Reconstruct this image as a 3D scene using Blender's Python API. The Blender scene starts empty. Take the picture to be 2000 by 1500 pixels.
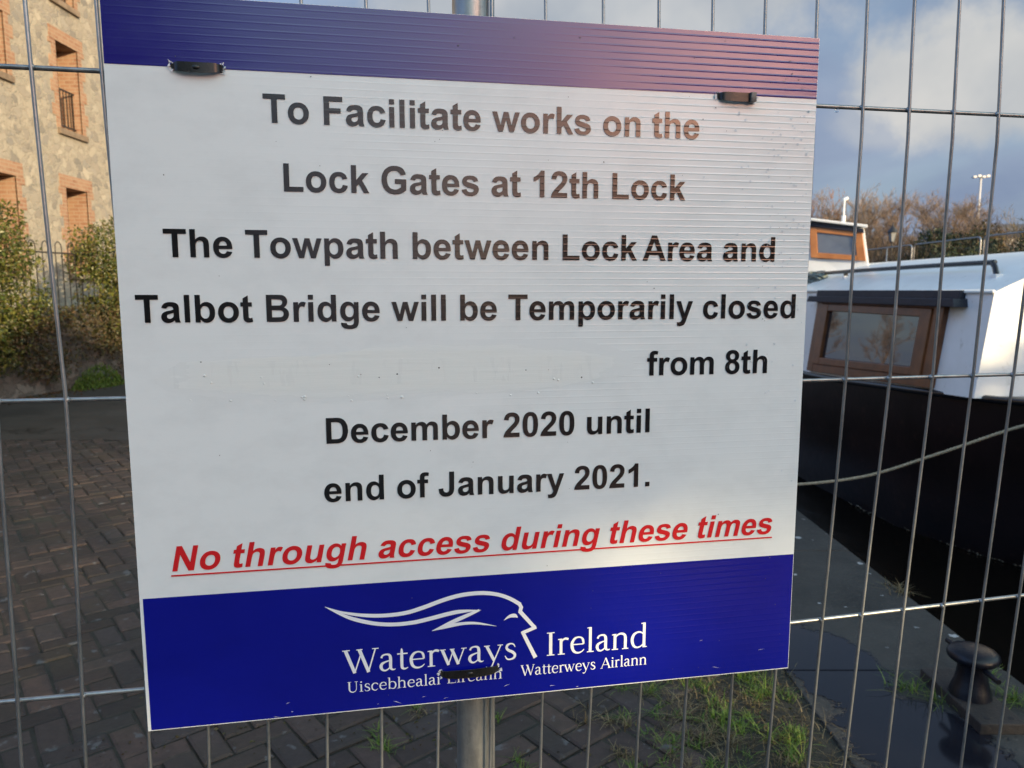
import bpy, bmesh, math, random
from mathutils import Vector, Matrix, Quaternion, noise
from mathutils.geometry import tessellate_polygon

S = bpy.context.scene
COL = S.collection
R = math.radians
random.seed(7)

# ------------------------------------------------------------------ camera
cam_d = bpy.data.cameras.new("camera")
cam = bpy.data.objects.new("camera", cam_d)
COL.objects.link(cam)
cam.location = (0, 0, 1.6)
cam.rotation_euler = (R(90 - 7.25), 0, 0)
cam_d.sensor_width = 36
cam_d.lens = 25.92
cam_d.clip_start = 0.02
cam_d.clip_end = 3000
cam_d.dof.use_dof = True
cam_d.dof.focus_distance = 0.86
cam_d.dof.aperture_fstop = 11.5
S.camera = cam

# ------------------------------------------------------------------ sun, sky, exposure
SUN_AZ, SUN_EL = 137.0, 11.0            # degrees clockwise from +Y, and above the horizon
sdir = Vector((math.sin(R(SUN_AZ)) * math.cos(R(SUN_EL)), math.cos(R(SUN_AZ)) * math.cos(R(SUN_EL)), math.sin(R(SUN_EL))))
sun_d = bpy.data.lights.new("sun", 'SUN')
sun_d.energy = 3.2
sun_d.angle = R(0.5)
sun_d.color = (1.0, 0.79, 0.49)
sun = bpy.data.objects.new("sun", sun_d)
sun.rotation_euler = sdir.to_track_quat('Z', 'Y').to_euler()
COL.objects.link(sun)

S.view_settings.view_transform = 'Standard'
S.view_settings.look = 'None'
S.view_settings.gamma = 1
S.view_settings.exposure = 1.0

W = bpy.data.worlds.new("World")
S.world = W
W.use_nodes = True


def N(nt, typ, **kw):
    n = nt.nodes.new(typ)
    for k, v in kw.items():
        setattr(n, k, v)
    return n


def setin(n, **kw):
    for k, v in kw.items():
        n.inputs[k.replace('_', ' ')].default_value = v


def math_node(nt, op, a, b=None, c=None, clamp=False):
    n = N(nt, 'ShaderNodeMath', operation=op, use_clamp=clamp)
    for i, x in enumerate((a, b, c)):
        if x is None:
            continue
        if isinstance(x, (int, float)):
            n.inputs[i].default_value = x
        else:
            nt.links.new(x, n.inputs[i])
    return n.outputs[0]


def mix_col(nt, fac, a, b, blend='MIX'):
    n = N(nt, 'ShaderNodeMix', data_type='RGBA', blend_type=blend)
    n.clamp_factor = True
    for i, x in ((0, fac), (6, a), (7, b)):
        if hasattr(x, 'is_linked'):
            nt.links.new(x, n.inputs[i])
        elif isinstance(x, (tuple, list)):
            n.inputs[i].default_value = (*x[:3], 1)
        elif i:
            n.inputs[i].default_value = (x, x, x, 1)
        else:
            n.inputs[i].default_value = x
    return n.outputs[2]


def ramp(nt, fac, stops, interp='LINEAR'):
    n = N(nt, 'ShaderNodeValToRGB')
    cr = n.color_ramp
    cr.interpolation = interp
    while len(cr.elements) < len(stops):
        cr.elements.new(0.5)
    for e, (p, c) in zip(cr.elements, stops):
        e.position = p
        e.color = (c, c, c, 1) if isinstance(c, (int, float)) else (*c[:3], 1)
    nt.links.new(fac, n.inputs[0])
    return n.outputs[0]


def noise_tex(nt, vec, scale, detail=4, rough=0.55, dist=0.0, out=0):
    n = N(nt, 'ShaderNodeTexNoise')
    setin(n, Scale=scale, Detail=detail, Roughness=rough, Distortion=dist)
    if vec is not None:
        nt.links.new(vec, n.inputs['Vector'])
    return n.outputs[out]


def mapping(nt, vec, scale=(1, 1, 1), rot=(0, 0, 0), loc=(0, 0, 0)):
    n = N(nt, 'ShaderNodeMapping')
    setin(n, Scale=scale, Rotation=rot, Location=loc)
    nt.links.new(vec, n.inputs['Vector'])
    return n.outputs[0]


def build_world():
    nt = W.node_tree
    bg = nt.nodes['Background']
    sky = N(nt, 'ShaderNodeTexSky', sky_type='NISHITA')
    sky.sun_disc = False
    sky.sun_elevation = R(SUN_EL)
    sky.sun_rotation = R(SUN_AZ)
    sky.air_density = 1.0
    sky.dust_density = 0.6
    sky.ozone_density = 1.2
    tc = N(nt, 'ShaderNodeTexCoord')
    d = tc.outputs['Generated']
    sep = N(nt, 'ShaderNodeSeparateXYZ')
    nt.links.new(d, sep.inputs[0])
    z = sep.outputs[2]
    # a high broken cloud sheet, blue grey from below
    lo = noise_tex(nt, mapping(nt, d, (2.2, 2.2, 5.0), loc=(0.3, 0.0, 0.2)), 1.6, 6, 0.55, 0.4)
    sheet = ramp(nt, lo, [(0.28, 0.62), (0.58, 0.97)])
    zfade = ramp(nt, z, [(0.0, 1.0), (0.25, 0.95), (0.6, 0.5)])
    sheet = math_node(nt, 'MULTIPLY', sheet, zfade)
    shade = noise_tex(nt, mapping(nt, d, (2.0, 2.0, 4.2), loc=(1.3, 0.4, 0.0)), 2.1, 5, 0.5, 0.3)
    grey = mix_col(nt, ramp(nt, shade, [(0.35, 0.0), (0.68, 1.0)]), (1.05, 1.36, 2.10), (1.6, 1.92, 2.6))
    col = mix_col(nt, sheet, sky.outputs[0], grey)
    # pale cumulus standing over the boat
    def blob(vec, cx, cz, rx, rz, soft=0.5, wob=0.35):
        c = Vector((cx, 1.0, cz)).normalized()
        wv = N(nt, 'ShaderNodeVectorMath', operation='SUBTRACT')
        nt.links.new(vec, wv.inputs[0])
        wv.inputs[1].default_value = c
        mp = mapping(nt, wv.outputs[0], (1 / rx, 1 / rx, 1 / rz))
        ln = N(nt, 'ShaderNodeVectorMath', operation='LENGTH')
        nt.links.new(mp, ln.inputs[0])
        nz = noise_tex(nt, vec, 9.0, 5, 0.6)
        v = math_node(nt, 'ADD', ln.outputs['Value'], math_node(nt, 'MULTIPLY', math_node(nt, 'SUBTRACT', nz, 0.5), wob * 4))
        return ramp(nt, v, [(0.55, 1.0), (1.12, 0.0)], 'EASE')
    b1 = blob(d, 0.58, 0.28, 0.115, 0.088)
    b2 = blob(d, 0.665, 0.255, 0.13, 0.066)
    b3 = blob(d, 0.52, 0.225, 0.10, 0.04, wob=0.25)
    b4 = blob(d, 0.10, 0.39, 0.36, 0.11)
    bl = math_node(nt, 'MAXIMUM', b1, b2)
    bl = math_node(nt, 'MAXIMUM', bl, math_node(nt, 'MULTIPLY', b3, 0.45))
    bl = math_node(nt, 'MAXIMUM', bl, math_node(nt, 'MULTIPLY', b4, 0.85))
    tone = noise_tex(nt, d, 7.0, 4, 0.5)
    white = mix_col(nt, ramp(nt, tone, [(0.35, 0.0), (0.65, 1.0)]), (2.3, 2.45, 2.6), (3.5, 3.42, 3.25))
    col = mix_col(nt, math_node(nt, 'MULTIPLY', bl, 0.9), col, white)
    # thin warm cloud lit up around the low sun
    dt = N(nt, 'ShaderNodeVectorMath', operation='DOT_PRODUCT')
    nt.links.new(d, dt.inputs[0])
    dt.inputs[1].default_value = sdir
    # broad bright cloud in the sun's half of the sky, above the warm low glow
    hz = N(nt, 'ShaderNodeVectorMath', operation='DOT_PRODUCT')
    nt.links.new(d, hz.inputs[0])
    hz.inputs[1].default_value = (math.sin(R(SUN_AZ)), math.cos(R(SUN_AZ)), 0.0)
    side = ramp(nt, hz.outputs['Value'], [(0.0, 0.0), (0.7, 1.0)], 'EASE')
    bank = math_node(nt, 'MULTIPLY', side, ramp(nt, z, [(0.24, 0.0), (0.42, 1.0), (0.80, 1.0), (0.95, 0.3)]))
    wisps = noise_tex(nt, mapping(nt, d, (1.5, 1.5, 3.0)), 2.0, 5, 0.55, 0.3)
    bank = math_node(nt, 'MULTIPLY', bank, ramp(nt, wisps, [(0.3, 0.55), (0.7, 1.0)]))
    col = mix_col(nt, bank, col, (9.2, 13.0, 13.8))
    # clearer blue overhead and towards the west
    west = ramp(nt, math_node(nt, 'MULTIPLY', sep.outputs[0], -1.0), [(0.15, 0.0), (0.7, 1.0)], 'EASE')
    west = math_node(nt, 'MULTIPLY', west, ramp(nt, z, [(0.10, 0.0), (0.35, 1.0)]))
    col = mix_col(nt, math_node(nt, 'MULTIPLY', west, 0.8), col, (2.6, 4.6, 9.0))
    g = ramp(nt, dt.outputs['Value'], [(0.74, 0.0), (0.87, 0.04), (0.95, 0.20), (0.985, 0.62), (1.0, 1.0)])
    gz = math_node(nt, 'MULTIPLY', g, ramp(nt, z, [(0.0, 1.0), (0.36, 0.9), (0.55, 0.0)]))
    col = mix_col(nt, gz, col, (58.0, 29.0, 19.0))
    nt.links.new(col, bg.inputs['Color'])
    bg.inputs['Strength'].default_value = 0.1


build_world()

# ------------------------------------------------------------------ helpers
def link(name, me, mat=None, parent=None):
    o = bpy.data.objects.new(name, me)
    COL.objects.link(o)
    if mat is not None:
        me.materials.append(mat)
    if parent is not None:
        o.parent = parent
    return o


def tag(o, label=None, cat=None, group=None, kind=None):
    if label:
        o['label'] = label
    if cat:
        o['category'] = cat
    if group:
        o['group'] = group
    if kind:
        o['kind'] = kind
    return o


def thing(name, label, cat, loc=(0, 0, 0), rz=0, group=None):
    o = bpy.data.objects.new(name, None)
    COL.objects.link(o)
    o.location = loc
    o.rotation_euler = (0, 0, rz)
    o.empty_display_size = 0.2
    return tag(o, label, cat, group)


def copy_tree(src, loc, rz, sc, label=None):
    c = src.copy()
    COL.objects.link(c)
    c.location = loc
    c.rotation_euler = (0, 0, rz)
    c.scale = sc
    if label:
        c['label'] = label
    for ch in list(src.children):
        k = ch.copy()
        COL.objects.link(k)
        k.parent = c
    return c


class MB:
    """collects geometry that becomes ONE mesh object"""
    def __init__(s):
        s.v, s.f = [], []

    def poly(s, pts, faces):
        b = len(s.v)
        s.v += [tuple(p) for p in pts]
        s.f += [tuple(b + i for i in f) for f in faces]

    def box(s, lo, hi, M=None):
        x0, y0, z0 = lo
        x1, y1, z1 = hi
        p = [Vector(q) for q in ((x0, y0, z0), (x1, y0, z0), (x1, y1, z0), (x0, y1, z0), (x0, y0, z1), (x1, y0, z1), (x1, y1, z1), (x0, y1, z1))]
        if M:
            p = [M @ q for q in p]
        s.poly(p, [(0, 3, 2, 1), (4, 5, 6, 7), (0, 1, 5, 4), (1, 2, 6, 5), (2, 3, 7, 6), (3, 0, 4, 7)])

    def hexa(s, p):
        s.poly(p, [(0, 3, 2, 1), (4, 5, 6, 7), (0, 1, 5, 4), (1, 2, 6, 5), (2, 3, 7, 6), (3, 0, 4, 7)])

    def tube(s, pts, rad, n=8, caps=True):
        pts = [Vector(p) for p in pts]
        rs = rad if isinstance(rad, (list, tuple)) else [rad] * len(pts)
        b = len(s.v)
        up = None
        for i, p in enumerate(pts):
            t = (pts[min(i + 1, len(pts) - 1)] - pts[max(i - 1, 0)])
            t = t.normalized() if t.length > 1e-9 else Vector((0, 0, 1))
            if up is None:
                a = Vector((0, 0, 1)) if abs(t.z) < 0.9 else Vector((1, 0, 0))
                up = t.cross(a).normalized()
            else:
                up = (up - t * up.dot(t)).normalized()
            w = t.cross(up)
            for k in range(n):
                an = 2 * math.pi * k / n
                s.v.append(tuple(p + (up * math.cos(an) + w * math.sin(an)) * rs[i]))
        for i in range(len(pts) - 1):
            for k in range(n):
                a0, a1 = b + i * n + k, b + i * n + (k + 1) % n
                s.f.append((a0, a1, a1 + n, a0 + n))
        if caps:
            s.f.append(tuple(b + k for k in reversed(range(n))))
            e = b + (len(pts) - 1) * n
            s.f.append(tuple(e + k for k in range(n)))

    def lathe(s, prof, n=32, c=(0, 0, 0)):
        b = len(s.v)
        for r, z in prof:
            for k in range(n):
                a = 2 * math.pi * k / n
                s.v.append((c[0] + r * math.cos(a), c[1] + r * math.sin(a), c[2] + z))
        for i in range(len(prof) - 1):
            for k in range(n):
                p, q = b + i * n + k, b + i * n + (k + 1) % n
                s.f.append((p, q, q + n, p + n))
        s.f.append(tuple(b + k for k in reversed(range(n))))
        s.f.append(tuple(b + (len(prof) - 1) * n + k for k in range(n)))

    def build(s, name, mat, parent=None, smooth=False, bevel=0, seg=2):
        me = bpy.data.meshes.new(name)
        me.from_pydata(s.v, [], s.f)
        me.update()
        if bevel:
            bm = bmesh.new()
            bm.from_mesh(me)
            bmesh.ops.remove_doubles(bm, verts=bm.verts, dist=1e-5)
            ed = [e for e in bm.edges if len(e.link_faces) == 2 and e.calc_face_angle(0) > 0.6]
            bmesh.ops.bevel(bm, geom=ed, offset=bevel, segments=seg, profile=0.6, affect='EDGES')
            bm.to_mesh(me)
            bm.free()
        if smooth:
            me.shade_smooth()
            if smooth != 'all':
                me.set_sharp_from_angle(angle=R(38))
        return link(name, me, mat, parent)


def catmull(pts, n=8):
    P = [Vector(p) for p in pts]
    out = []
    for i in range(len(P) - 1):
        p0, p1, p2, p3 = P[max(i - 1, 0)], P[i], P[i + 1], P[min(i + 2, len(P) - 1)]
        for k in range(n):
            t = k / n
            out.append(0.5 * ((2 * p1) + (p2 - p0) * t + (2 * p0 - 5 * p1 + 4 * p2 - p3) * t * t + (3 * p1 - p0 - 3 * p2 + p3) * t ** 3))
    out.append(P[-1])
    return out


# ------------------------------------------------------------------ materials
def new_mat(name):
    m = bpy.data.materials.new(name)
    m.use_nodes = True
    nt = m.node_tree
    return m, nt, nt.nodes['Principled BSDF']


def obj_co(nt):
    return N(nt, 'ShaderNodeTexCoord').outputs['Object']


def bump(nt, b, h, strength=0.5, dist=0.01, normal=None):
    n = N(nt, 'ShaderNodeBump')
    setin(n, Strength=strength, Distance=dist)
    nt.links.new(h, n.inputs['Height'])
    if normal is not None:
        nt.links.new(normal, n.inputs['Normal'])
    if b is not None:
        nt.links.new(n.outputs[0], b.inputs['Normal'])
    return n.outputs[0]


def mottled(name, c1, c2, rough=0.6, scale=6.0, metal=0.0, bs=0.3, bd=0.005, spec=0.5, c3=None, rvar=0.1):
    m, nt, b = new_mat(name)
    co = obj_co(nt)
    n1 = noise_tex(nt, co, scale, 6, 0.6)
    col = mix_col(nt, ramp(nt, n1, [(0.35, 0.0), (0.68, 1.0)]), c1, c2)
    if c3:
        n3 = noise_tex(nt, co, scale * 4.3, 5, 0.65)
        col = mix_col(nt, ramp(nt, n3, [(0.6, 0.0), (0.72, 1.0)]), col, c3)
    nt.links.new(col, b.inputs['Base Color'])
    n2 = noise_tex(nt, co, scale * 7, 4, 0.6)
    nt.links.new(math_node(nt, 'ADD', math_node(nt, 'MULTIPLY', n2, rvar * 2), rough - rvar), b.inputs['Roughness'])
    setin(b, Metallic=metal)
    b.inputs['Specular IOR Level'].default_value = spec
    if bs:
        bump(nt, b, n2, bs, bd)
    return m


def rib_plastic(name, colr, rough=0.2, spec=0.5, amp=1.0, dirt=True):
    """fluted plastic board: horizontal flutes every 7.6 mm show as fine ridges in the gloss"""
    m, nt, b = new_mat(name)
    co = obj_co(nt)
    sep = N(nt, 'ShaderNodeSeparateXYZ')
    nt.links.new(co, sep.inputs[0])
    x, y = sep.outputs[0], sep.outputs[1]
    wob = noise_tex(nt, mapping(nt, co, (2.0, 30.0, 1.0)), 1.0, 2, 0.5)
    yy = math_node(nt, 'ADD', y, math_node(nt, 'MULTIPLY', wob, 0.0016))
    ph = math_node(nt, 'MULTIPLY', yy, 2 * math.pi / 0.0076)
    s = math_node(nt, 'SINE', ph)
    ridge = math_node(nt, 'POWER', math_node(nt, 'ADD', math_node(nt, 'MULTIPLY', s, 0.5), 0.5), 11.0)
    fade = noise_tex(nt, mapping(nt, co, (2.6, 5.0, 1.0), loc=(0.7, 0.2, 0)), 1.6, 3, 0.5)
    fade = ramp(nt, fade, [(0.32, 0.15), (0.62, 1.0)])
    # the flutes stand out more towards the right edge and the top
    side = ramp(nt, math_node(nt, 'ADD', math_node(nt, 'MULTIPLY', x, 1.2), 0.5), [(0.0, 0.10), (0.5, 0.40), (0.95, 1.35)])
    high = ramp(nt, y, [(0.30, 0.30), (0.52, 0.85), (0.70, 1.0)])
    side = math_node(nt, 'MULTIPLY', side, high)
    h = math_node(nt, 'MULTIPLY', ridge, math_node(nt, 'MULTIPLY', fade, side))
    soft = noise_tex(nt, mapping(nt, co, (7.0, 60.0, 1.0)), 1.0, 3, 0.5)
    h = math_node(nt, 'ADD', h, math_node(nt, 'MULTIPLY', soft, 0.55))
    grain = noise_tex(nt, co, 900, 2, 0.6)
    h = math_node(nt, 'ADD', h, math_node(nt, 'MULTIPLY', grain, 0.07))
    bump(nt, b, h, 1.0, 0.00022 * amp)
    col = (*colr, 1)
    if dirt:
        dn = noise_tex(nt, mapping(nt, co, (1.0, 1.6, 1.0)), 14, 6, 0.65)
        c2 = tuple(v * 0.90 for v in colr)
        mc = mix_col(nt, ramp(nt, dn, [(0.45, 0.0), (0.8, 1.0)]), colr, c2)
        nt.links.new(mc, b.inputs['Base Color'])
    else:
        b.inputs['Base Color'].default_value = col
    rn = noise_tex(nt, co, 30, 4, 0.6)
    nt.links.new(math_node(nt, 'ADD', math_node(nt, 'MULTIPLY', rn, 0.10), rough - 0.05), b.inputs['Roughness'])
    b.inputs['Specular IOR Level'].default_value = spec
    return m


def leaf_mat(name, cols, rough=0.45, spec=0.4, trans=0.0):
    m, nt, b = new_mat(name)
    g = N(nt, 'ShaderNodeNewGeometry')
    stops = [(i / max(1, len(cols) - 1), c) for i, c in enumerate(cols)]
    c = ramp(nt, g.outputs['Random Per Island'], stops)
    nt.links.new(c, b.inputs['Base Color'])
    setin(b, Roughness=rough)
    b.inputs['Specular IOR Level'].default_value = spec
    if trans:
        t = N(nt, 'ShaderNodeBsdfTranslucent')
        nt.links.new(c, t.inputs[0])
        mx = N(nt, 'ShaderNodeMixShader')
        mx.inputs[0].default_value = trans
        nt.links.new(b.outputs[0], mx.inputs[1])
        nt.links.new(t.outputs[0], mx.inputs[2])
        nt.links.new(mx.outputs[0], nt.nodes['Material Output'].inputs[0])
    return m


def plain(name, c, rough=0.5, metal=0.0, spec=0.5):
    m, nt, b = new_mat(name)
    b.inputs['Base Color'].default_value = (*c, 1)
    setin(b, Roughness=rough, Metallic=metal)
    b.inputs['Specular IOR Level'].default_value = spec
    return m


def galvanised(name):
    m, nt, b = new_mat(name)
    co = obj_co(nt)
    v = N(nt, 'ShaderNodeTexVoronoi')
    setin(v, Scale=140.0)
    nt.links.new(co, v.inputs['Vector'])
    n1 = noise_tex(nt, mapping(nt, co, (1, 1, 0.25)), 60, 5, 0.65)
    c = mix_col(nt, ramp(nt, n1, [(0.3, 0.0), (0.7, 1.0)]), (0.20, 0.215, 0.22), (0.38, 0.39, 0.38))
    c = mix_col(nt, math_node(nt, 'MULTIPLY', v.outputs['Color'], 0.16), c, (0.62, 0.63, 0.62))
    nt.links.new(c, b.inputs['Base Color'])
    setin(b, Metallic=0.75)
    nt.links.new(math_node(nt, 'ADD', math_node(nt, 'MULTIPLY', n1, 0.25), 0.27), b.inputs['Roughness'])
    bump(nt, b, n1, 0.4, 0.0008)
    return m


def brick_wall_mat(name):
    m, nt, b = new_mat(name)
    co = obj_co(nt)
    # bricks laid on faces of any direction: use y + x for the run, z for the courses
    sep = N(nt, 'ShaderNodeSeparateXYZ')
    nt.links.new(co, sep.inputs[0])
    cmb = N(nt, 'ShaderNodeCombineXYZ')
    nt.links.new(math_node(nt, 'ADD', sep.outputs[0], sep.outputs[1]), cmb.inputs[0])
    nt.links.new(sep.outputs[2], cmb.inputs[1])
    br = N(nt, 'ShaderNodeTexBrick')
    setin(br, Scale=1.0, Mortar_Size=0.008, Brick_Width=0.225, Row_Height=0.078, Bias=0.0)
    br.inputs['Color1'].default_value = (0.25, 0.125, 0.07, 1)
    br.inputs['Color2'].default_value = (0.32, 0.185, 0.11, 1)
    br.inputs['Mortar'].default_value = (0.33, 0.26, 0.18, 1)
    nt.links.new(cmb.outputs[0], br.inputs['Vector'])
    n1 = noise_tex(nt, co, 5.0, 5, 0.6)
    c = mix_col(nt, ramp(nt, n1, [(0.4, 0.0), (0.75, 0.6)]), br.outputs['Color'], (0.40, 0.28, 0.18))
    nt.links.new(c, b.inputs['Base Color'])
    setin(b, Roughness=0.85)
    bump(nt, b, br.outputs['Fac'], -0.4, 0.01)
    return m


def rubble_mat(name, warm=True):
    m, nt, b = new_mat(name)
    co = obj_co(nt)
    wv = noise_tex(nt, co, 3.6, 5, 0.62, out=1)
    ad = N(nt, 'ShaderNodeMixRGB', blend_type='ADD')
    ad.inputs[0].default_value = 0.5
    nt.links.new(co, ad.inputs[1])
    nt.links.new(wv, ad.inputs[2])
    p = mapping(nt, ad.outputs[0], (1, 1, 1.5))
    v = N(nt, 'ShaderNodeTexVoronoi', feature='F1')
    setin(v, Scale=4.4, Randomness=1.0)
    nt.links.new(p, v.inputs['Vector'])
    e = N(nt, 'ShaderNodeTexVoronoi', feature='DISTANCE_TO_EDGE')
    setin(e, Scale=4.4, Randomness=1.0)
    nt.links.new(p, e.inputs['Vector'])
    sp = N(nt, 'ShaderNodeSeparateColor')
    nt.links.new(v.outputs['Color'], sp.inputs[0])
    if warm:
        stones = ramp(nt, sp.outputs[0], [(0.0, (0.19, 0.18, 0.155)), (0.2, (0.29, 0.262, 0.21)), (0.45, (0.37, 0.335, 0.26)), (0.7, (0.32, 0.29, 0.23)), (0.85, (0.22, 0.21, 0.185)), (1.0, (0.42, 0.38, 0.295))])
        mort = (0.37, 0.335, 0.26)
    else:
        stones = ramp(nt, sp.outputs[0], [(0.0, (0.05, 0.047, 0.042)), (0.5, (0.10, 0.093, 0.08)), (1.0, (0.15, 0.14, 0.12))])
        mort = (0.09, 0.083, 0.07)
    mo = noise_tex(nt, co, 1.6, 4, 0.6)
    edge = math_node(nt, 'ADD', e.outputs['Distance'], math_node(nt, 'MULTIPLY', math_node(nt, 'SUBTRACT', mo, 0.5), 0.10))
    em = ramp(nt, edge, [(0.02, 0.0), (0.085, 1.0)])
    c = mix_col(nt, em, mort, stones)
    n1 = noise_tex(nt, co, 9.0, 6, 0.65)
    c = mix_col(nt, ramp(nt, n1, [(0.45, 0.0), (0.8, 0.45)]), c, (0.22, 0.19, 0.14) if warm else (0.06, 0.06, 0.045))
    n2 = noise_tex(nt, co, 23.0, 4, 0.6)
    c = mix_col(nt, ramp(nt, n2, [(0.66, 0.0), (0.74, 0.7)]), c, (0.12, 0.10, 0.08))
    nt.links.new(c, b.inputs['Base Color'])
    setin(b, Roughness=0.9)
    hh = math_node(nt, 'ADD', em, math_node(nt, 'MULTIPLY', n1, 0.6))
    bump(nt, b, hh, 0.55, 0.035)
    return m


M_galv = galvanised("galvanised_steel")
M_white = rib_plastic("white_fluted_plastic", (0.79, 0.82, 0.80), 0.22, 0.6)
M_blue = rib_plastic("blue_print", (0.002, 0.005, 0.24), 0.20, 0.95, amp=1.0)
M_header = rib_plastic("blue_print_purple_sheen", (0.010, 0.005, 0.17), 0.20, 0.95, amp=1.0)  # blue print tinted purple for the warm sky reflected in the band
M_black = rib_plastic("black_print", (0.010, 0.010, 0.011), 0.17, 0.9, amp=0.8, dirt=False)
M_red = rib_plastic("red_print", (0.62, 0.018, 0.022), 0.25, 0.4, amp=0.6, dirt=False)
M_logo = rib_plastic("white_print", (0.82, 0.83, 0.85), 0.3, 0.4, amp=0.6, dirt=False)
M_tie = mottled("black_nylon", (0.008, 0.008, 0.008), (0.02, 0.019, 0.018), 0.3, 60, bs=0.1, bd=0.0005)
M_torn = mottled("torn_plastic", (0.62, 0.64, 0.68), (0.8, 0.8, 0.8), 0.4, 120, bs=0.6, bd=0.001)
M_hole = plain("dark_hole", (0.01, 0.01, 0.012), 0.8)

# ------------------------------------------------------------------ ground, canal, far bank
QUAY_X, WATER_Z, FAR_X, FAR_Z = 2.09, -0.50, 12.6, 1.1

M_soil = mottled("earth", (0.030, 0.024, 0.017), (0.055, 0.045, 0.030), 0.9, 9, bs=0.8, bd=0.02, c3=(0.03, 0.04, 0.012))


def ground_sheet():
    xs = [-900, -300, -100, -40, -20, -12, -8, -4, -1, 0.6, 1.0, QUAY_X - 0.12, QUAY_X - 0.1, 6, FAR_X + 0.1, FAR_X + 0.12, 14, 18, 24, 40, 100, 300, 900]
    ys = [-900, -300, -100, -60, -30, -15, -8, -3, 0, 3, 6, 10, 15, 20, 30, 45, 70, 120, 300, 900]
    def h(x, y):
        if x < QUAY_X - 0.11:
            return -0.035
        if x < FAR_X + 0.11:
            return -1.6
        return FAR_Z - 0.02 + min(0.6, max(0, (x - 14) * 0.03))
    m = MB()
    v = [(x, y, h(x, y)) for y in ys for x in xs]
    nx = len(xs)
    f = [(j * nx + i, j * nx + i + 1, (j + 1) * nx + i + 1, (j + 1) * nx + i) for j in range(len(ys) - 1) for i in range(nx - 1)]
    m.poly(v, f)
    tag(m.build("ground", M_soil), kind='structure')


ground_sheet()


def water():
    m, nt, b = new_mat("canal_water")
    co = obj_co(nt)
    b.inputs['Base Color'].default_value = (0.006, 0.005, 0.004, 1)
    setin(b, Roughness=0.04)
    n1 = noise_tex(nt, mapping(nt, co, (1.0, 0.6, 1)), 5, 4, 0.5)
    bump(nt, b, n1, 0.25, 0.03)
    q = MB()
    q.poly([(QUAY_X - 0.05, -900, WATER_Z), (FAR_X + 0.05, -900, WATER_Z), (FAR_X + 0.05, 900, WATER_Z), (QUAY_X - 0.05, 900, WATER_Z)], [(0, 1, 2, 3)])
    tag(q.build("canal_water", m), kind='structure')


water()

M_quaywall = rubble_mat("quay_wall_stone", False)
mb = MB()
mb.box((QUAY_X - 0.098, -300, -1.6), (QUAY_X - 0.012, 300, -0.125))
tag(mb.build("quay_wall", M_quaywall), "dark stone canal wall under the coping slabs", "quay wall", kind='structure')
mb = MB()
mb.box((FAR_X, -300, -1.6), (FAR_X + 0.098, 300, FAR_Z + 0.03))
tag(mb.build("far_quay_wall", M_quaywall), "stone wall of the far canal bank behind the boat", "quay wall", kind='structure')


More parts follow.
